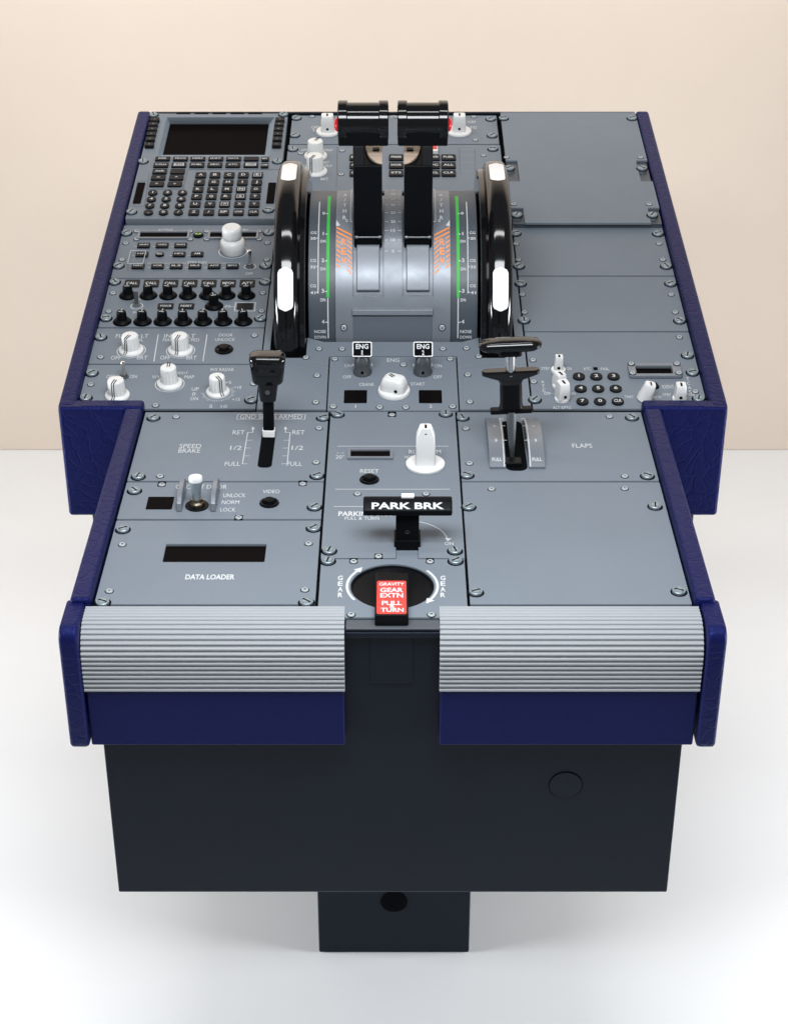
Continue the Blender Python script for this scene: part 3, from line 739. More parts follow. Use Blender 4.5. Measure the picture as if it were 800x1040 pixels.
# clear guard over the NAV key
a, b, c, d = p.quad(131.8, 148, 262.3, 276); mb = MB('clear_plastic'); hh = .011; t_ = .0010
for xx in (a, b-t_):
    for yy in (c, d-t_): mb.box(xx, xx+t_, yy, yy+t_, .0004, hh)
v, f = plate_geo([rrect(a, b, c, d, .001), rrect(a+t_, b-t_, c+t_, d-t_, .0005)], hh+.00005, hh+.0014, .0003); mb.add(v, f, 'rivet_grey')
p.part('key_guard', mb, bevel=.0004, label='thin open frame guard over one key')
x, y = 236.8, 255.5; r1 = p.rad(x, y, 25.5); u = p.rad(x, y, 2)*1.1
mb = MB('white_plastic')
mb.lathe([(r1*.9, .0004), (r1*.96, .004), (r1, .009), (r1*.97, .0155), (r1*.86, .0185), (r1*.72, .0195), (r1*.62, .0205), (r1*.62, .0215)], seg=40, closed=False)
mb.lathe([(r1*.60, .0195), (r1*.74, .0220), (r1*.78, .0250), (r1*.78, .0330), (r1*.74, .0360), (r1*.64, .0375), (r1*.2, .0378)], seg=40)
p.part('tuning_knob', mb, p.mtx(x, y), label='two tier plain white tuning knob'); p.arc(x, y, r1*1.12, 0, 360, .8, 40)
toggle(p, 253.9, 271, 14); p.arc(253.9, 271, .0075, 0, 360, .7, 24); p.text('OFF', 249.6, 257, 278, 3)
p.fasteners((128.6, 237.4), (273, 237), (120.6, 270.6), (269.8, 270.6)); p.screws((128, 247.3), (124.2, 264), (271.6, 247), (271, 264))
p.finish()
# audio panel
p = Panel('audio_control_panel', 'F', -.3710, -.1610, .1885, .3106)
for x, t in zip((134.4, 153.9, 173.4, 192.8, 212.3, 231.8, 251.3), ('CALL',)*5+('MECH', 'ATT')): key(p, x, 288.6, 15.6, 7.2, t, name='call_window', z=.0016)
for x in (130.4, 151, 171, 190.9, 211.3, 230.3, 250.4): small_black_knob(p, x, 300.6, 16.5, 11.5)
for x in (124.4, 145.1, 165.5, 186.2, 206.4, 226.8, 247.2): small_black_knob(p, x, 327, 17, 12)
small_black_knob(p, 217.6, 311.3, 17, 13)
p.arc(139.2, 311, p.rad(139.2, 311, 12), 0, 360, .9, 30)
mb = MB('brushed_steel', 'clear_plastic'); mb.lathe([(.0050, .0003), (.0050, .0012), (.0025, .0016)], seg=20)
mb.box(-.0026, .0026, -.0008, .0012, .0016, .018, 'brushed_steel', Matrix.Rotation(R(-10), 4, 'X'))
p.part('selector_tab', mb, p.mtx(139, 309.5))
p.text('INT', 135.4, 143, 317.4, 2.4); p.text('RAD', 135.6, 143, 304.4, 2.2)
key(p, 168.4, 311.7, 16, 5.6, 'VOICE', z=.0016); key(p, 189.5, 311.7, 16, 5.6, 'RESET', z=.0016)
p.line([(225.5, 311.4), (228.5, 311.4)], .7); p.line([(235.6, 311.4), (238.5, 311.4)], .7); p.text('PA', 229.2, 235, 311.4, 3)
p.line([(239.4, 307.3), (259.6, 307.3), (258.6, 316), (238.2, 316)], .9, True); key(p, 249, 311.6, 16.5, 6, None, name='call_window', z=.0014)
p.fasteners((116.8, 287), (269.4, 286.8), (108, 323.8), (264.6, 323.8)); p.screws((115, 298), (110.6, 316.5), (267, 298), (265.6, 316.2))
p.finish()
# flood light panel
p = Panel('light_panel', 'F', -.3715, -.1610, .1030, .1870)
fluted_knob(p, 133.6, 356.3, 25.5, 17, R(155), label='white ribbed knob with its pointer at lower left')
fluted_knob(p, 183.6, 356.3, 25.5, 17, R(165))
for k in (0, 50): p.text('OFF', 113+k, 123+k, 363.4, 3.8); p.text('BRT', 139.5+k, 149.8+k, 363.4, 3.8)
p.text('FLOOD LT', 118, 151, 341.3, 3.8); p.text('PNL', 136, 146, 345.4, 2.9); p.text('INTEG LT', 167, 198.4, 341.3, 3.8); p.text('MAIN PNL & PED', 165.8, 202.6, 345.4, 2.9)
p.line([(160.9, 340), (156.5, 367)], .9); p.line([(210.4, 340), (206.3, 367)], .9)
p.text('DOOR', 222.5, 236.5, 340.4, 2.9); p.text('UNLOCK', 218.6, 239, 345, 2.9)
round_button(p, 227.6, 355.3, 19)
p.fasteners((102.6, 343)); p.screws((102.5, 363), (258.5, 341))
p.finish()
# weather radar panel
p = Panel('radar_panel', 'F', -.3715, -.1610, .0045, .1020)
fluted_knob(p, 119.5, 402.3, 25.5, 18, R(165), ring=False)
fin_like = fluted_knob(p, 172.6, 390.3, 26, 19, R(0), body=.66)
fluted_knob(p, 221.5, 398.8, 24.5, 18, R(-150), ring=False)
toggle(p, 126.3, 383, 13)
p.text('OFF', 108.5, 116.5, 382.6, 3.3); p.text('ON', 132, 139.2, 382.6, 3.3)
p.text('WX', 154.7, 163, 383, 3.3); p.text('WX+T', 180.5, 191, 379, 2.8); p.text('MAP', 187.8, 197.3, 383, 3.3)
p.text('WX RADAR', 213.5, 237.6, 375.5, 3.2)
p.text('+5', 229, 235, 388.6, 2.8); p.text('+10', 238, 245.2, 393.6, 3); p.text('+15', 235.6, 243.8, 405.8, 3); p.text('10', 224.5, 230.6, 413, 3); p.text('5', 212.7, 216, 412.8, 3)
p.text('UP', 195, 202, 395.3, 3.3); p.text('0', 195.4, 198.6, 400.3, 3.3); p.text('DN', 194, 201.3, 405, 3.3)
cx, cy = p.at(221.5, 398.8); r0 = p.rad(221.5, 398.8, 27.5)
for k in range(25):
    a = R(-175+k*8.6); l = 1.26 if k % 3 == 0 else 1.17
    p.pr.line([(cx+r0*math.cos(a), cy+r0*math.sin(a)), (cx+r0*l*math.cos(a), cy+r0*l*math.sin(a))], .0006, .00025)
p.fasteners((93.6, 379.5), (87.4, 404.5), (255, 406.6)); p.screws((92.5, 390.8), (257.5, 390), (158.3, 412))
p.finish()

# ------------------------------------------------------------------ forward deck, right column
cy0, cy1 = forw(600, 226.3, .010)[1], .8030
n1a, n1b = forw(583, 184, .010)[1], forw(583, 163, .010)[1]
n0 = forw(593, 211, .010)[1]; nw = .0165
out = [(.1640+nw, cy0), (.3700-nw, cy0), (.3700-nw, n0), (.3700, n0), (.3700, n1a), (.3700-nw, n1a), (.3700-nw, n1b), (.3700, n1b), (.3700, cy1), (.1640, cy1), (.1640, n1b), (.1640+nw, n1b), (.1640+nw, n1a), (.1640, n1a), (.1640, n0), (.1640+nw, n0)]
p = Panel('blank_cover', 'F', .1640, .3700, cy0, cy1, h=.010, outline=out, label='tall raised plain grey cover at the far right')
mb = MB('panel_edge'); mb.box(.1652-p.ox, .3688-p.ox, cy0+.004-p.oy, cy1-.002-p.oy, -.0160, -.0038); p.part('cover_base', mb)
p.fasteners((511, 120.6), (641.4, 120.6))
for q_ in ((517, 171.5), (651.5, 171.5), (524.6, 219), (662, 219)):
    mb = MB('zinc'); mb.lathe([(.0072, -.0038), (.0072, .0002)], seg=28); p.part('screw_post', mb, p.mtx(*q_)); p.fasteners(q_)
p.screws((514, 160), (650, 160), (521.5, 207.6), (658.5, 207.6))
p.finish()
p = Panel('blank_panel', 'F', .1640, .3705, .3185, .4580, label='short plain grey panel below the tall cover')
p.fasteners((523.3, 237.6), (667.6, 238), (526.6, 271), (676, 271)); p.screws((523.8, 247.8), (668.8, 247.8), (526, 264), (672.6, 264))
p.finish()
p = Panel('blank_panel', 'F', .1640, .3705, .1790, .3170, label='plain grey panel between another blank panel and the transponder keypad')
p.fasteners((528.4, 288.6), (680.4, 288.6), (531.8, 326), (689.6, 326.3)); p.screws((530, 299.4), (681, 299.4), (532.2, 317.5), (685.3, 317.5))
p.finish()
p = Panel('transponder_panel', 'F', .1640, .3705, .0045, .1776)
a, b, c, d = p.quad(637.5, 691, 372, 385); mb = MB('drum_paint'); q = p.quad(645.2, 682, 374.6, 382.4)
v, f = plate_geo([rrect(a, b, c, d, .003), rrect(*q, .001)], .0002, .0048, .0008); mb.add(v, f); DB = p.part('display_frame', mb)
p.window(645.4, 681.8, 374.8, 382.3)
for xx, yy in ((640.3, 373.2), (686.5, 373.2), (641.7, 382.6), (688.6, 382.6)): link('screw', RIV, p.o, p.mtx(xx, yy, z=.0052))
for r_, (y, xs3) in enumerate(((383.6, (587.4, 605, 622.5)), (396, (589.2, 606.9, 624.8)), (409, (591, 608.8, 626.8)))):
    for c_, x in enumerate(xs3): key(p, x, y, 12.6, 7.0, (('1', '2', '3'), ('4', '5', '6'), ('7', '0', 'CLR'))[r_][c_], rnd=True, tw=.6)
p.text('ATC', 592, 599.4, 374.8, 2.8); p.text('FAIL', 609.6, 618.2, 374.8, 2.8)
q = p.quad(602.2, 606.4, 373.6, 376); mb = MB('display_glass'); mb.box(*q, .0002, .0010); p.part('warning_lamp', mb)
fin_knob(p, 566.5, 377, 15, 9, 17, depth=.005)
fin_knob(p, 567.5, 392.5, 14.5, 11, 15, rot=R(30), depth=.008, hole=False)
fin_knob(p, 570.3, 405.8, 15.5, 12.5, 20, rot=R(22), depth=.008)
p.text('STBY', 549.5, 558, 374.5, 2.8); p.text('ON', 575, 580, 374.5, 2.8); p.text('OFF', 552, 559, 399.8, 2.8); p.text('ON', 578.3, 583.8, 399.8, 2.8); p.text('ALT RPTG', 561, 579.5, 414.2, 3)
for i, ch in enumerate('ATC'): p.text(ch, 549.2+i*.7, 552.2+i*.7, 388+i*4.3, 3.1)
for i, ch in enumerate('TCAS'): p.text(ch, 696.4+i*.9, 699.4+i*.9, 385+i*4.4, 3.1)
p.line([(560.5, 399.8), (563.5, 400.5)], .6); p.line([(573.5, 388.6), (577.2, 386.5)], .6)
round_button(p, 664.5, 393.2, 9)
x, y = 654, 405.6; r_ = p.rad(x, y, 16); mb = MB('white_plastic', 'recess_black')
Q = Matrix.Rotation(R(14), 4, 'Y')
loft(mb, [rr3(r_*1.02, r_*.95, .0004, .48), rr3(r_*.98, r_*.9, .006, .45), rr3(r_*.74, r_*.62, .019, .4), rr3(r_*.70, r_*.55, .0225, .35), rr3(r_*.6, r_*.45, .0236, .3)], None, Q)
mb.box(-.001, .001, -r_*.5, r_*.2, .0236, .0239, 'recess_black', Q)
p.part('selector_knob', mb, p.mtx(x, y), label='white tapered knob leaning to the right')
p.text('IDENT', 672, 684, 393, 3.4); p.text('THRT', 634, 643, 403.3, 2.6); p.text('BLW', 663.4, 671.4, 403.3, 2.6)
fin_knob(p, 689.5, 406, 15, 11.5, 17.5, depth=.0075)
p.text('STBY', 672.5, 681, 401, 2.6); p.text('TARA', 696.5, 705, 401, 2.6)
p.fasteners((697.6, 361.4), (702.6, 378.9), (709, 405.4), (542.9, 406.4)); p.screws((689.5, 342.8), (705.6, 398), (541, 366), (541.6, 388))
p.finish()

# ------------------------------------------------------------------ forward deck, middle column
p = Panel('switching_panel', 'F', -.1555, .1590, .7125, .8138)
fin_knob(p, 332.8, 134.6, 23.5, 13.6, 18, depth=.0085); fin_knob(p, 466, 134.3, 25, 13.6, 18, depth=.0085)
p.text('CAPT', 316.5, 325, 129.4, 2.6); p.text('3', 317.5, 319.5, 132.5, 2.2); p.text('NORM', 474.3, 482.5, 124, 2.6); p.text('F/O', 477.5, 484, 129.6, 2.6); p.text('3', 455, 457, 129.4, 2.4); p.text('XFR', 396, 402, 118.5, 2.4)
p.fasteners((301, 120.4), (299.4, 138), (498, 121.4), (499.5, 138.3)); p.screws((317, 118.5), (481, 118.8), (482.5, 142.3), (402, 119))
p.finish()
p = Panel('warning_display_panel', 'F', -.1570, .1600, .5600, .7110)
fluted_knob(p, 320.6, 159, 23.5, 16, R(-25), ring=False); fluted_knob(p, 320, 174.8, 25, 17, R(155), ring=False)
p.text('DISPLAY', 328.5, 338, 152.6, 2.3); p.text('UPPER', 306, 315.5, 152.6, 2.3); p.text('LOWER', 306, 314.5, 168.6, 2.3); p.text('DISPLAY', 328, 337.5, 168.6, 2.3); p.text('BRT', 325.5, 333.5, 182, 2.6); p.text('OFF', 306, 312.8, 182, 2.6); p.text('BRT', 328, 334.5, 165.2, 2.4)
p.line([(342.7, 148), (341.6, 190)], .6, m='panel_edge')
for x, t3 in ((402.2, ('PRESS', 'DOOR', 'STS')), (455.3, ('FUEL', 'ALL', 'CLR')), (361, ('ENG', 'APU', 'CLR')), (440.5, ('HYD', 'F/C', 'RCL'))):
    for y, t in zip((161.2, 169.3, 177.2), t3): key(p, x, y, 14.6 if x in (402.2, 455.3) else 12, 5.6, t)
for y in (152, 157.5, 165.5, 173.6): p.line([(466.5, y), (482+(y-152)*.05, y)], .7, m='zinc')
p.line([(466.3, 151.5), (466.8, 174)], .5, m='panel_edge'); p.line([(481.8, 151.5), (482.6, 174)], .5, m='panel_edge')
q = p.quad(436.6, 444.2, 144, 156.5); mb = MB('white_plastic', 'red_button'); mb.box(*q, .0002, .005); mb.box(q[0]+.001, q[1]-.001, q[2]+.006, q[2]+.016, .005, .0054, 'red_button')
p.part('emergency_key', mb, label='small white key with a red mark')
p.fasteners((297.3, 152), (500.2, 151.8)); p.screws((347.3, 153.2), (346.3, 177.3), (490.7, 158), (305.7, 156))
p.finish()
# plates either side of and in front of the throttle drum
yk = .0040
out = [(-.1600, yk), (-.0785, yk), (-.0785, .1215), (.0785, .1215), (.0785, yk), (.1625, yk), (.1625, .5580), (.1065, .5580), (.1065, .1640), (.0860, .1540), (-.0860, .1540), (-.1065, .1640), (-.1065, .5580), (-.1600, .5580)]
slotL = rrect(-.1500, -.1068, .118, .50, .004); slotR = rrect(.1068, .1500, .118, .50, .004)
out = [(-.1600, yk), (-.0785, yk), (-.0785, .1215), (.0785, .1215), (.0785, yk), (.1625, yk), (.1625, .5580), (.1515, .5580), (.1515, .1170), (.1066, .1170), (.1066, .1640), (.0860, .1540), (-.0860, .1540), (-.1066, .1640), (-.1066, .1170), (-.1515, .1170), (-.1515, .5580), (-.1600, .5580)]
p = Panel('throttle_surround', 'F', -.1600, .1625, yk, .5580, outline=out)
p.screws((310.7, 363.3), (324, 354.7), (322, 381.7), (320.7, 408.8), (473.4, 354), (486, 362.4), (474.8, 381), (477, 408.4), (347.4, 354.8), (449.6, 354.6))
for s_ in (-1, 1): p.pr.line([(s_*.148-p.ox, .109-p.oy), (s_*.0785-p.ox, .093-p.oy)], .0010, .0002, 'zinc')
p.finish('crease')
# engine start panel
p = Panel('engine_panel', 'F', -.0775, .0775, .0010, .1203)
p.text('ENG', 393, 405.3, 366, 3.5)
for x, n in ((368, '1'), (429.2, '2')):
    mb = MB('brushed_steel', 'recess_black')
    mb.lathe([(.0115, .0004), (.0115, .003), (.0100, .005), (.0092, .013), (.0096, .016), (.0085, .0205), (.0060, .0255), (.0055, .031)], seg=30)
    HM = Matrix.Translation((0, -.0100, .006)) @ Matrix.Rotation(R(90), 4, 'X'); mb.lathe([(.0018, -.001), (.0018, .0010)], m='recess_black', seg=14, M=HM)
    ES = p.part('engine_master_switch', mb, p.mtx(x, 378.3), label='steel lever topped by the black tag ENG %s' % n)
    mb = MB('zinc', 'recess_black', 'print_white')
    Q = p.mtx(x, 378.3) @ Matrix.Translation((0, -.002, .0335)) @ Matrix.Rotation(R(48), 4, 'X')
    T = MB('white_plastic', 'recess_black', 'print_white')
    T.prism(rrect(-.0118, .0118, -.0088, .0098, .0018), -.006, .0000, 'brushed_steel')
    v, f = plate_geo([rrect(-.0117, .0117, -.0087, .0097, .0018), rrect(-.0104, .0104, -.0074, .0084, .001)], .0001, .0012, .0003); T.add(v, f, 'white_plastic')
    v, f = plate_geo([rrect(-.0104, .0104, -.0074, .0084, .001)], .0001, .0005, .0001); T.add(v, f, 'recess_black')
    put_text(T, 'ENG', -.0076, .0076, .0040, .0055, .0008, bold=.03); put_text(T, n, -.0013, .0013, -.0036, .0055, .0008, bold=.03)
    o = link('lever_tag', T.mesh('lever_tag'), p.o, Q)
    for k in (-1, 1):
        q_ = (x+k*9.5, 370.5); p.pr.prism([p.at(q_[0]-1, q_[1]+1.2), p.at(q_[0]+1, q_[1]+1.2), p.at(q_[0], q_[1]-1.5)], .0002, .0003)
p.text('ON', 349.8, 357.3, 371.7, 3); p.text('OFF', 348.3, 357, 383, 3); p.text('ON', 441, 448.3, 371.7, 3); p.text('OFF', 440, 448.7, 383, 3)
p.text('CRANK', 364.8, 380, 390.7, 3.1); p.text('START', 417, 431.3, 390.2, 3.1)
mb = MB('white_plastic', 'recess_black'); r_ = p.rad(400, 398, 33); Q = Matrix.Rotation(R(-22), 4, 'Z')
mb.lathe([(r_, .0004), (r_, .003), (r_*.95, .0045), (r_*.6, .005)], seg=48)
loft(mb, [rr3(r_*.80, r_*.60, .0044, .3), rr3(r_*.78, r_*.58, .012, .3), rr3(r_*.66, r_*.50, .0185, .3), rr3(r_*.56, r_*.44, .0205, .3), rr3(r_*.45, r_*.36, .0212, .3)], None, Q)
for e in (-.0014, .0014): mb.box(e-.0007, e+.0007, r_*.02, r_*.40, .0210, .0216, 'recess_black', Matrix.Rotation(R(40), 4, 'Z'))
HM = Q @ Matrix.Translation((r_*.35, -r_*.59, .009)) @ Matrix.Rotation(R(90), 4, 'X'); mb.lathe([(.0020, -.001), (.0020, .0006)], m='recess_black', seg=14, M=HM)
p.part('mode_knob', mb, p.mtx(400, 398), label='broad white block shaped knob on a round foot')
p.window(349.3, 372.6, 396.6, 409.6, label='square black window'); p.window(425.2, 448.6, 396.6, 409.6, label='square black window')
p.text('1', 360, 362.2, 412.8, 3); p.text('2', 435.7, 438.7, 412.8, 3)
p.screws((340, 365), (457, 365), (338.4, 413.2), (459.4, 413.2), (385.6, 414), (412, 414), (409.6, 370.8))
p.finish()

# ------------------------------------------------------------------ throttle drum
V0, H0, RD = .303, -.02, .145
def cyl(r, th): return (V0-r*math.cos(R(th)), H0+r*math.sin(R(th)))
def sector(r, t0, t1, n=44, tail=True):
    P = [cyl(r, t0+(t1-t0)*i/n) for i in range(n+1)]
    if tail: P += [(V0+.24, -.002+H0*0), (V0+.24, -.05), (V0, -.05)]
    else: P += [(V0, H0)]
    return P
drum = MB('drum_paint')
full = [cyl(RD, 2)]+[cyl(RD, 2+(96-2)*i/50) for i in range(1, 51)]+[(.556, .0005), (.556, -.05), (cyl(RD, 2)[0], -.05)]
t_s = 29.5
slot = [cyl(RD, 2)]+[cyl(RD, 2+(t_s-2)*i/14) for i in range(1, 15)]+[cyl(RD-.008, t_s+.6+(96-t_s)*i/30) for i in range(31)]+[(.556, -.0075), (.556, -.05), (cyl(RD, 2)[0], -.05)]
for xa, xb, P in ((-.0710, -.0500, full), (-.0500, -.0112, slot), (-.0112, .0112, full), (.0112, .0500, slot), (.0500, .0710, full)):
    drum.side(P, xa, xb)
DRUM = link('throttle_drum', drum.mesh('throttle_drum', 30), root, FORW)
band = [cyl(RD-.004, 2)]+[cyl(RD-.004, 2+(100-2)*i/50) for i in range(1, 51)]+[(.50, .0), (.50, -.05), (cyl(RD-.004, 2)[0], -.05)]
def onr(r): return lambda x, t: (x, *cyl(r, t))
for s_ in (-1, 1):
    mb = MB('scale_band'); xa, xb = sorted((s_*.0711, s_*.1045)); mb.side(band, xa, xb)
    BD = link('trim_scale', mb.mesh('trim_scale', 30), root, FORW)
    pr = MB('print_white'); fn = onr(RD-.0036)
    def strip(pr, x0, x1, t0, t1, m, fn, n=24):
        vs = []; fs = []
        for i in range(n+1):
            t = t0+(t1-t0)*i/n; vs += [fn(x0, t), fn(x1, t)]
        for i in range(n): fs.append((2*i, 2*i+1, 2*i+3, 2*i+2))
        pr.add(vs, fs, m)
    strip(pr, s_*.0805-.0019, s_*.0805+.0019, 29, 92, 'green_mark', fn); strip(pr, s_*.0805-.0007, s_*.0805+.0007, 8, 28.8, 'print_white', fn)
    strip(pr, s_*.0925-.0006, s_*.0925+.0006, 31, 86, 'print_white', fn)
    dg = math.degrees(1/RD)
    for t, n in ((16.5, '4'), (32, '3'), (47.5, '2'), (62.4, '1'), (76, '0')):
        strip(pr, s_*.0812, s_*.0840, t-.25, t+.25, 'print_white', fn, 2)
        a, b = (s_*.0866-.0016, s_*.0866+.0016); 
        put_text(pr, n, a, b, t+.3, .0045*dg, 0, fn=fn, hm=.0045, bold=.03)
        if n in '123': put_text(pr, 'DN', s_*.0866-.0032, s_*.0866+.0032, t-4.2, .0038*dg, 0, fn=fn, hm=.0045, bold=.02)
    for t, n in ((60, '30'), (44.5, '35'), (31.6, '41')):
        strip(pr, *sorted((s_*.0926, s_*.0948)), t-.25, t+.25, 'print_white', fn, 2)
        put_text(pr, n, s_*.0990-.0034, s_*.0990+.0034, t-.2, .0036*dg, 0, fn=fn, hm=.0045, bold=.02); put_text(pr, 'CG', s_*.0985-.0036, s_*.0985+.0036, t+3.2, .0036*dg, 0, fn=fn, hm=.0045, bold=.02)
    put_text(pr, 'NOSE', s_*.0905-.0072, s_*.0905+.0072, 11.6, .0040*dg, 0, fn=fn, hm=.0045, bold=.02); put_text(pr, 'DOWN', s_*.0905-.0072, s_*.0905+.0072, 8.6, .0040*dg, 0, fn=fn, hm=.0045, bold=.02)
    link('lettering', pr.mesh('lettering'), BD, FORW)
# print on the drum
pr = MB('print_white', 'orange_mark'); fn = onr(RD+.0003); dg = math.degrees(1/RD)
for s_ in (-1, 1):
    for i, ch in enumerate('A/THR'):
        wch = .0024 if ch != '/' else .0012
        put_text(pr, ch, s_*.0605-wch, s_*.0605+wch, 90-i*4.6, .0060*dg, 0, fn=fn, hm=.0045, bold=.03)
    put_text(pr, '0', s_*.0575-.0015, s_*.0575+.0015, 69.5, .0045*dg, 0, fn=fn, hm=.0045, bold=.02)
    strip(pr, s_*.0530-.0004, s_*.0530+.0004, 69, 97, 'print_white', fn); strip(pr, *sorted((s_*.0502, s_*.0530)), 68.7, 69.2, 'print_white', fn, 2); strip(pr, *sorted((s_*.0502, s_*.0530)), 96.5, 97, 'print_white', fn, 2)
    # white wedge beside the green band
    vs = [fn(s_*.0706, 70), fn(s_*.0706, 66), fn(s_*.0655, 66.5)]; pr.add(vs, [(0,1,2)] if s_ > 0 else [(0,2,1)])
    # orange reverse hatching, two halves of slanted strokes with REV between
    for k in range(9):
        t0 = 64.5-k*2.5; cut = .0
        xo, xi = s_*.0700, s_*.0512; xm1, xm2 = s_*.0652, s_*.0566
        if k < 2:
            pr.add([fn(xo, t0+1.2), fn(xo, t0+.2), fn(xi, t0-4.3), fn(xi, t0-3.3)], [(0,1,2,3)], 'orange_mark')
        else:
            pr.add([fn(xo, t0+1.2), fn(xo, t0+.3), fn(xm1, t0-1.2), fn(xm1, t0-.3)], [(0,1,2,3)], 'orange_mark')
            pr.add([fn(xm2, t0-1.2), fn(xm2, t0-2.1), fn(xi, t0-4.3), fn(xi, t0-3.4)], [(0,1,2,3)], 'orange_mark')
    for i, ch in enumerate('REV'): put_text(pr, ch, s_*.0608-.0030, s_*.0608+.0030, 57-i*5.0, .0088*dg, 0, 'orange_mark', fn=fn, hm=.0085, bold=.03)
for t, n in ((96, '45'), (91, '40'), (86, '35'), (81, '30'), (75, '25'), (69, '20'), (63.5, '15'), (58, '10'), (52, '5')):
    w_ = .0028 if len(n) > 1 else .0014
    put_text(pr, n, -w_, w_, t, .0038*dg, 0, fn=fn, hm=.0045, bold=.02)
    for s_ in (-1, 1): strip(pr, *sorted((s_*.0060, s_*.0102)), t-.18, t+.18, 'print_white', fn, 2)
link('lettering', pr.mesh('lettering'), DRUM, FORW)
# light slot frames and the lipped door at the foot of the drum
for s_ in (-1, 1):
    mb = MB('drum_paint'); xa, xb = sorted((s_*.0165, s_*.0450))
    P = [cyl(RD-.0078, 31.5+(90-31.5)*i/20) for i in range(21)]+[cyl(RD-.0025, 90-(90-31.5)*i/20) for i in range(21)]
    P = [cyl(RD-.0025, 32.5+(90-32.5)*i/20) for i in range(21)]+[cyl(RD-.0095, 90-(90-31.5)*i/20) for i in range(21)]
    mb.side(P, xa, xb); link('lever_track', mb.mesh('lever_track', 30), DRUM, FORW, .0012)
mb = MB('drum_paint', 'door_paint')
P = [cyl(RD+.0008, 3), cyl(RD+.0008, 8), cyl(RD+.0008, 14), cyl(RD+.0008, 19.8), cyl(RD-.004, 19.8), cyl(RD-.004, 3)]
mb.side(P, -.0495, .0485, 'door_paint')
P = [cyl(RD+.0010, 20), cyl(RD+.0050, 20.8), cyl(RD+.0050, 23.2), cyl(RD+.0006, 24.2), cyl(RD-.003, 24), cyl(RD-.003, 20)]
mb.side(P, -.0500, .0490, 'drum_paint')
link('lipped_door', mb.mesh('lipped_door', 30), DRUM, FORW, .0006)
for s_ in (-1, 1):
    y, z = cyl(RD+.0002, 14.2); M = FORW @ Matrix.Translation((s_*.0608, y, z)) @ Matrix.Rotation(R(90-14.2), 4, 'X')
    link('screw', RIV, DRUM, M)

# ------------------------------------------------------------------ trim wheels
WR = .175; VW, HW = .300, -.02
def wheel(sx):
    c = sx*.1308; mb = MB('gloss_black')
    Q = FORW @ Matrix.Translation((c, VW, HW)) @ Matrix.Rotation(R(90), 4, 'Y')     # lathe axis -> x
    w = .0156; prof = []
    n = 22
    for i in range(n+1):                                   # rounded tyre section
        a = math.pi*i/n; ca, sa2 = math.cos(a), math.sin(a)
        e = .62; z = w*math.copysign(abs(ca)**e, ca); r = WR-.022+.022*abs(sa2)**e
        prof.append((r, -z))
    prof = [(.128, -w*.7), (.142, -w*.98)]+prof+[(.142, w*.98), (.128, w*.7)]
    mb.lathe(prof, seg=120, closed=False)
    return mb, Q, c, w
for sx in (-1, 1):
    mb, Q, c, w = wheel(sx)
    TW = link('trim_wheel', mb.mesh('trim_wheel', 50), root, Q)
    hub = MB('gloss_black'); sg = -sx
    z0_, z1_ = sorted((sg*.010, sg*.0235))
    hub.lathe([(.02, z0_), (.150, z0_), (.163, z0_+.001), (.165, (z0_+z1_)/2), (.163, z1_-.001), (.150, z1_), (.02, z1_)], seg=96)
    link('hub', hub.mesh('hub', 30), TW, Q)
    for ta, tb in ((24.3, 41.8), (85.0, 104.0)):
        mk = MB('white_mark'); nT, nX = 18, 8; hwid = .0094; vs = []; fs = []
        arc_len = R(tb-ta)*WR
        for i in range(nT+1):
            f_ = i/nT; d = min(f_, 1-f_)*arc_len
            hw_ = hwid*(1 if d > hwid*.8 else math.sqrt(max(.02, 1-((hwid*.8-d)/(hwid*.8))**2)))
            th = R(ta+(tb-ta)*f_)
            for j in range(nX+1):
                z = -hw_+2*hw_*j/nX
                e = .62; ca = min(1, (abs(z)/w))**(1/e); s2 = math.sqrt(max(0, 1-ca*ca)); rr2 = WR-.022+.022*s2**e+.0005
                # local frame: lathe x,y plane maps to (-h, v)
                vs.append((-rr2*math.sin(th), -rr2*math.cos(th), z))
        for i in range(nT):
            for j in range(nX):
                k = i*(nX+1)+j; fs.append((k, k+1, k+nX+2, k+nX+1))
        mk.add(vs, fs); link('white_mark', mk.mesh('white_mark'), TW, Q)

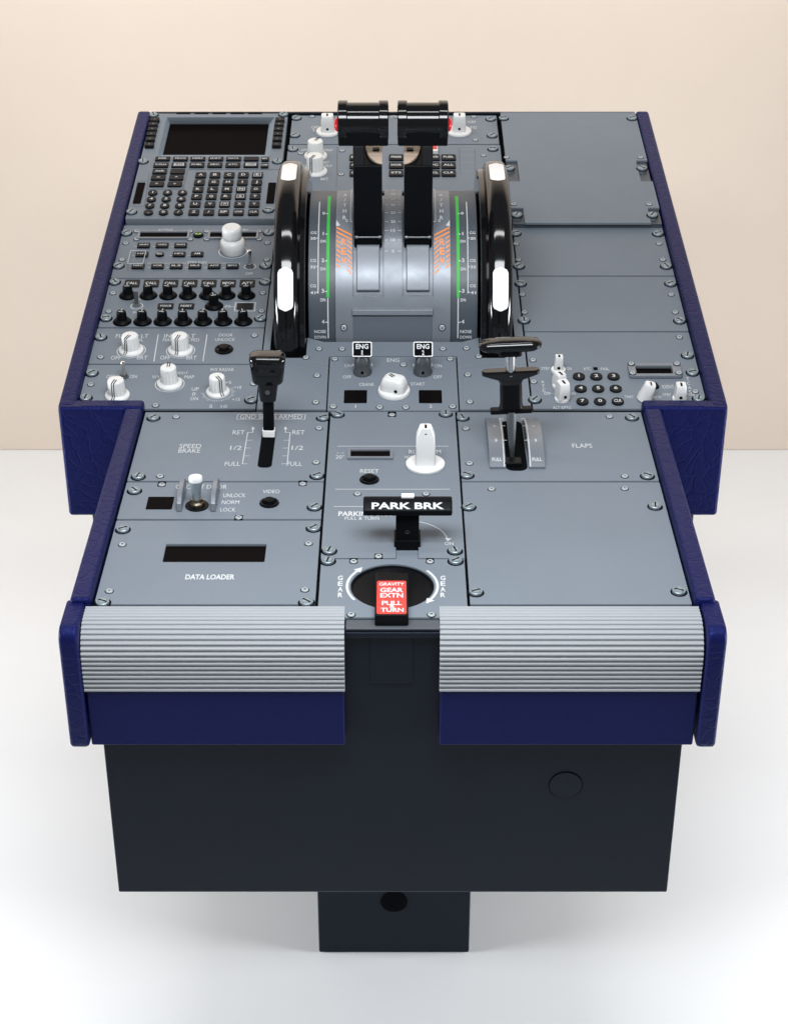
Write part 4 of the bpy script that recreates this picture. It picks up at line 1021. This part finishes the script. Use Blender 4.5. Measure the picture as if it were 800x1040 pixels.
# ------------------------------------------------------------------ thrust levers
def lever(sx):
    xo, xi = sx*.0480, sx*.0135; xa, xb = sorted((xo, xi))
    mb = MB('satin_black')
    ax = Vector((-math.cos(R(88)), math.sin(R(88))))         # along the arm in (v, h)
    b0 = Vector(cyl(RD-.006, 55)); b1 = Vector(cyl(RD-.006, 84))
    sh = b0+ax*.113
    P = [tuple(b0), tuple(sh), (sh.x+.064, sh.y+.000), tuple(b1)]
    mb.side([(q[0], q[1]) for q in P], xa, xb)
    # stem from the shoulder up to the grip, on the outer side
    xs_ = sorted((sx*.0480, sx*.0345))
    mb.side([(sh.x+.001, sh.y-.001), (sh.x+.012, sh.y+.020), (sh.x+.046, sh.y+.030), (sh.x+.060, sh.y-.001)], xs_[0], xs_[1])
    # pin across the arm
    pn = Vector(cyl(RD+.012, 57.0))
    LV = link('thrust_lever', mb.mesh('thrust_lever', 30), root, FORW, .0015)
    mb = MB('brushed_steel'); q = b0+ax*.0165+Vector((-.0018, -.0006))
    mb.tube([(xa+.004, q.x, q.y), (xb-.004, q.x, q.y)], .0012, seg=10)
    for x in (xa+.003, xb-.003): mb.tube([(x-.0016, q.x, q.y), (x+.0016, q.x, q.y)], .0022, seg=12)
    link('pin', mb.mesh('pin'), LV, FORW)
    # thin tan quarter round, the wall's reflection on the glossy black inner shoulder
    mb = MB('tan_reflection', 'satin_black')
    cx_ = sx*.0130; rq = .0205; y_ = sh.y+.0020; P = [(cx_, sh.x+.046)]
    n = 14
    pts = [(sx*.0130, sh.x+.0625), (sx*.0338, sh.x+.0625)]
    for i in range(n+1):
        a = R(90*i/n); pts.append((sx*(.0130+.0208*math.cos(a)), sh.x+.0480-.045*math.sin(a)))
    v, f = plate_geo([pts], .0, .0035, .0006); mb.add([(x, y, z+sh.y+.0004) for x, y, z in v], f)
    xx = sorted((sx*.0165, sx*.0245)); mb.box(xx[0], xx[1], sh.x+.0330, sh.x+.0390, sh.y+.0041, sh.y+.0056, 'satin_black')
    o = link('shoulder_reflection', mb.mesh('shoulder_reflection'), LV, FORW); o['label'] = 'tan quarter round shape for the wall reflected in the black lever shoulder'
    # grip: cylinder lying across, with raised end rings and a block under it
    gv, gh = .2530, .2497; g0, g1 = sx*.0053, sx*.0660; r = .0225
    QG = FORW @ Matrix.Translation((g0, gv, gh)) @ Matrix.Rotation(R(90*sx), 4, 'Y')
    Lg = abs(g1-g0); mb = MB('gloss_black')
    mb.lathe([(.012, 0), (r-.0005, 0), (r+.0012, .0010), (r+.0014, .0020), (r+.0014, .0105), (r+.0008, .0116), (r-.0010, .0118), (r-.0010, Lg-.0118), (r+.0008, Lg-.0116), (r+.0014, Lg-.0105), (r+.0014, Lg-.0020), (r+.0012, Lg-.0010), (r-.0005, Lg), (.012, Lg)], seg=72)
    GR_ = link('grip', mb.mesh('grip', 25), LV, QG)
    mb = MB('satin_black'); aa, bb = sorted((g0, g1)); mb.box(aa+.0003, bb-.0003, gv-.0205, gv+.018, gh-.0240, gh-.004)
    link('grip_block', mb.mesh('grip_block'), LV, FORW, .002)
    mb = MB('red_button'); QB = FORW @ Matrix.Translation((g1, gv-.006, gh-.002)) @ Matrix.Rotation(R(90*sx), 4, 'Y')
    mb.lathe([(.0085, -.001), (.0085, .0012), (.0070, .0032), (.004, .0042), (.0005, .0045)], seg=28, M=None)
    o = link('red_button', mb.mesh('red_button'), LV, QB); o['label'] = 'small red button on the outer end of the grip'
for sx in (-1, 1): lever(sx)

# ------------------------------------------------------------------ setting
YW = CY+(CZ-FLOOR)/(-ray(400, 457)[2])*ray(400, 457)[1]
mb = MB('floor_white'); mb.box(-4, 4, -4, YW+.2, FLOOR-.05, FLOOR)
o = link('floor', mb.mesh('floor'), None, Matrix.Identity(4)); o['kind'] = 'structure'
mb = MB('wall_beige'); mb.box(-4, 4, YW, YW+.1, FLOOR+.001, 2.2)
o = link('wall', mb.mesh('wall'), None, Matrix.Identity(4)); o['kind'] = 'structure'

# ------------------------------------------------------------------ light
def area(name, loc, target, sx, sy, power, color=(1, 1, 1), spread=180):
    l = bpy.data.lights.new(name, 'AREA'); l.shape = 'RECTANGLE'; l.size = sx; l.size_y = sy; l.energy = power; l.color = color; l.spread = R(spread)
    o = bpy.data.objects.new(name, l); col.objects.link(o); o.location = loc
    o.rotation_euler = (Vector(target)-Vector(loc)).to_track_quat('-Z', 'Y').to_euler()
    return o
area('ceiling_softbox', (0, .30, 1.45), (0, .3, 0), 1.0, .10, 5)
area('front_key', (0, -.36, 1.05), (0, -.18, 0), .9, .40, 23, (.93, .965, 1))
for sx in (-1, 1):
    area('side_flood', (sx*2.6, .10, -.22), (sx*-.1, .28, -.80), 1.2, .4, 20, (.95, .975, 1), 72)  # low lamps out of view, added to whiten the floor under the housing
    area('wall_flood', (sx*.8, 1.06, 1.10), (sx*.75, YW, .90), 1.1, .3, 17 if sx < 0 else 12, (1, .98, .96))
w = bpy.data.worlds.new('World'); sc.world = w; w.use_nodes = True
bg = w.node_tree.nodes['Background']; bg.inputs[0].default_value = (.93, .96, 1, 1); bg.inputs[1].default_value = .15

# ------------------------------------------------------------------ camera
cam = bpy.data.cameras.new('camera'); co = bpy.data.objects.new('camera', cam); col.objects.link(co)
cam.sensor_fit = 'VERTICAL'; cam.sensor_height = 36; cam.lens = 36*F/1040
cam.clip_start = .05; cam.clip_end = 60
co.location = (CX, CY, CZ); co.rotation_euler = (math.pi/2-PITCH, 0, 0)
sc.camera = co
sc.view_settings.view_transform = 'Standard'; sc.view_settings.look = 'None'; sc.view_settings.exposure = 0; sc.view_settings.gamma = 1
sc.view_settings.use_curve_mapping = False
sc.cycles.max_bounces = 8
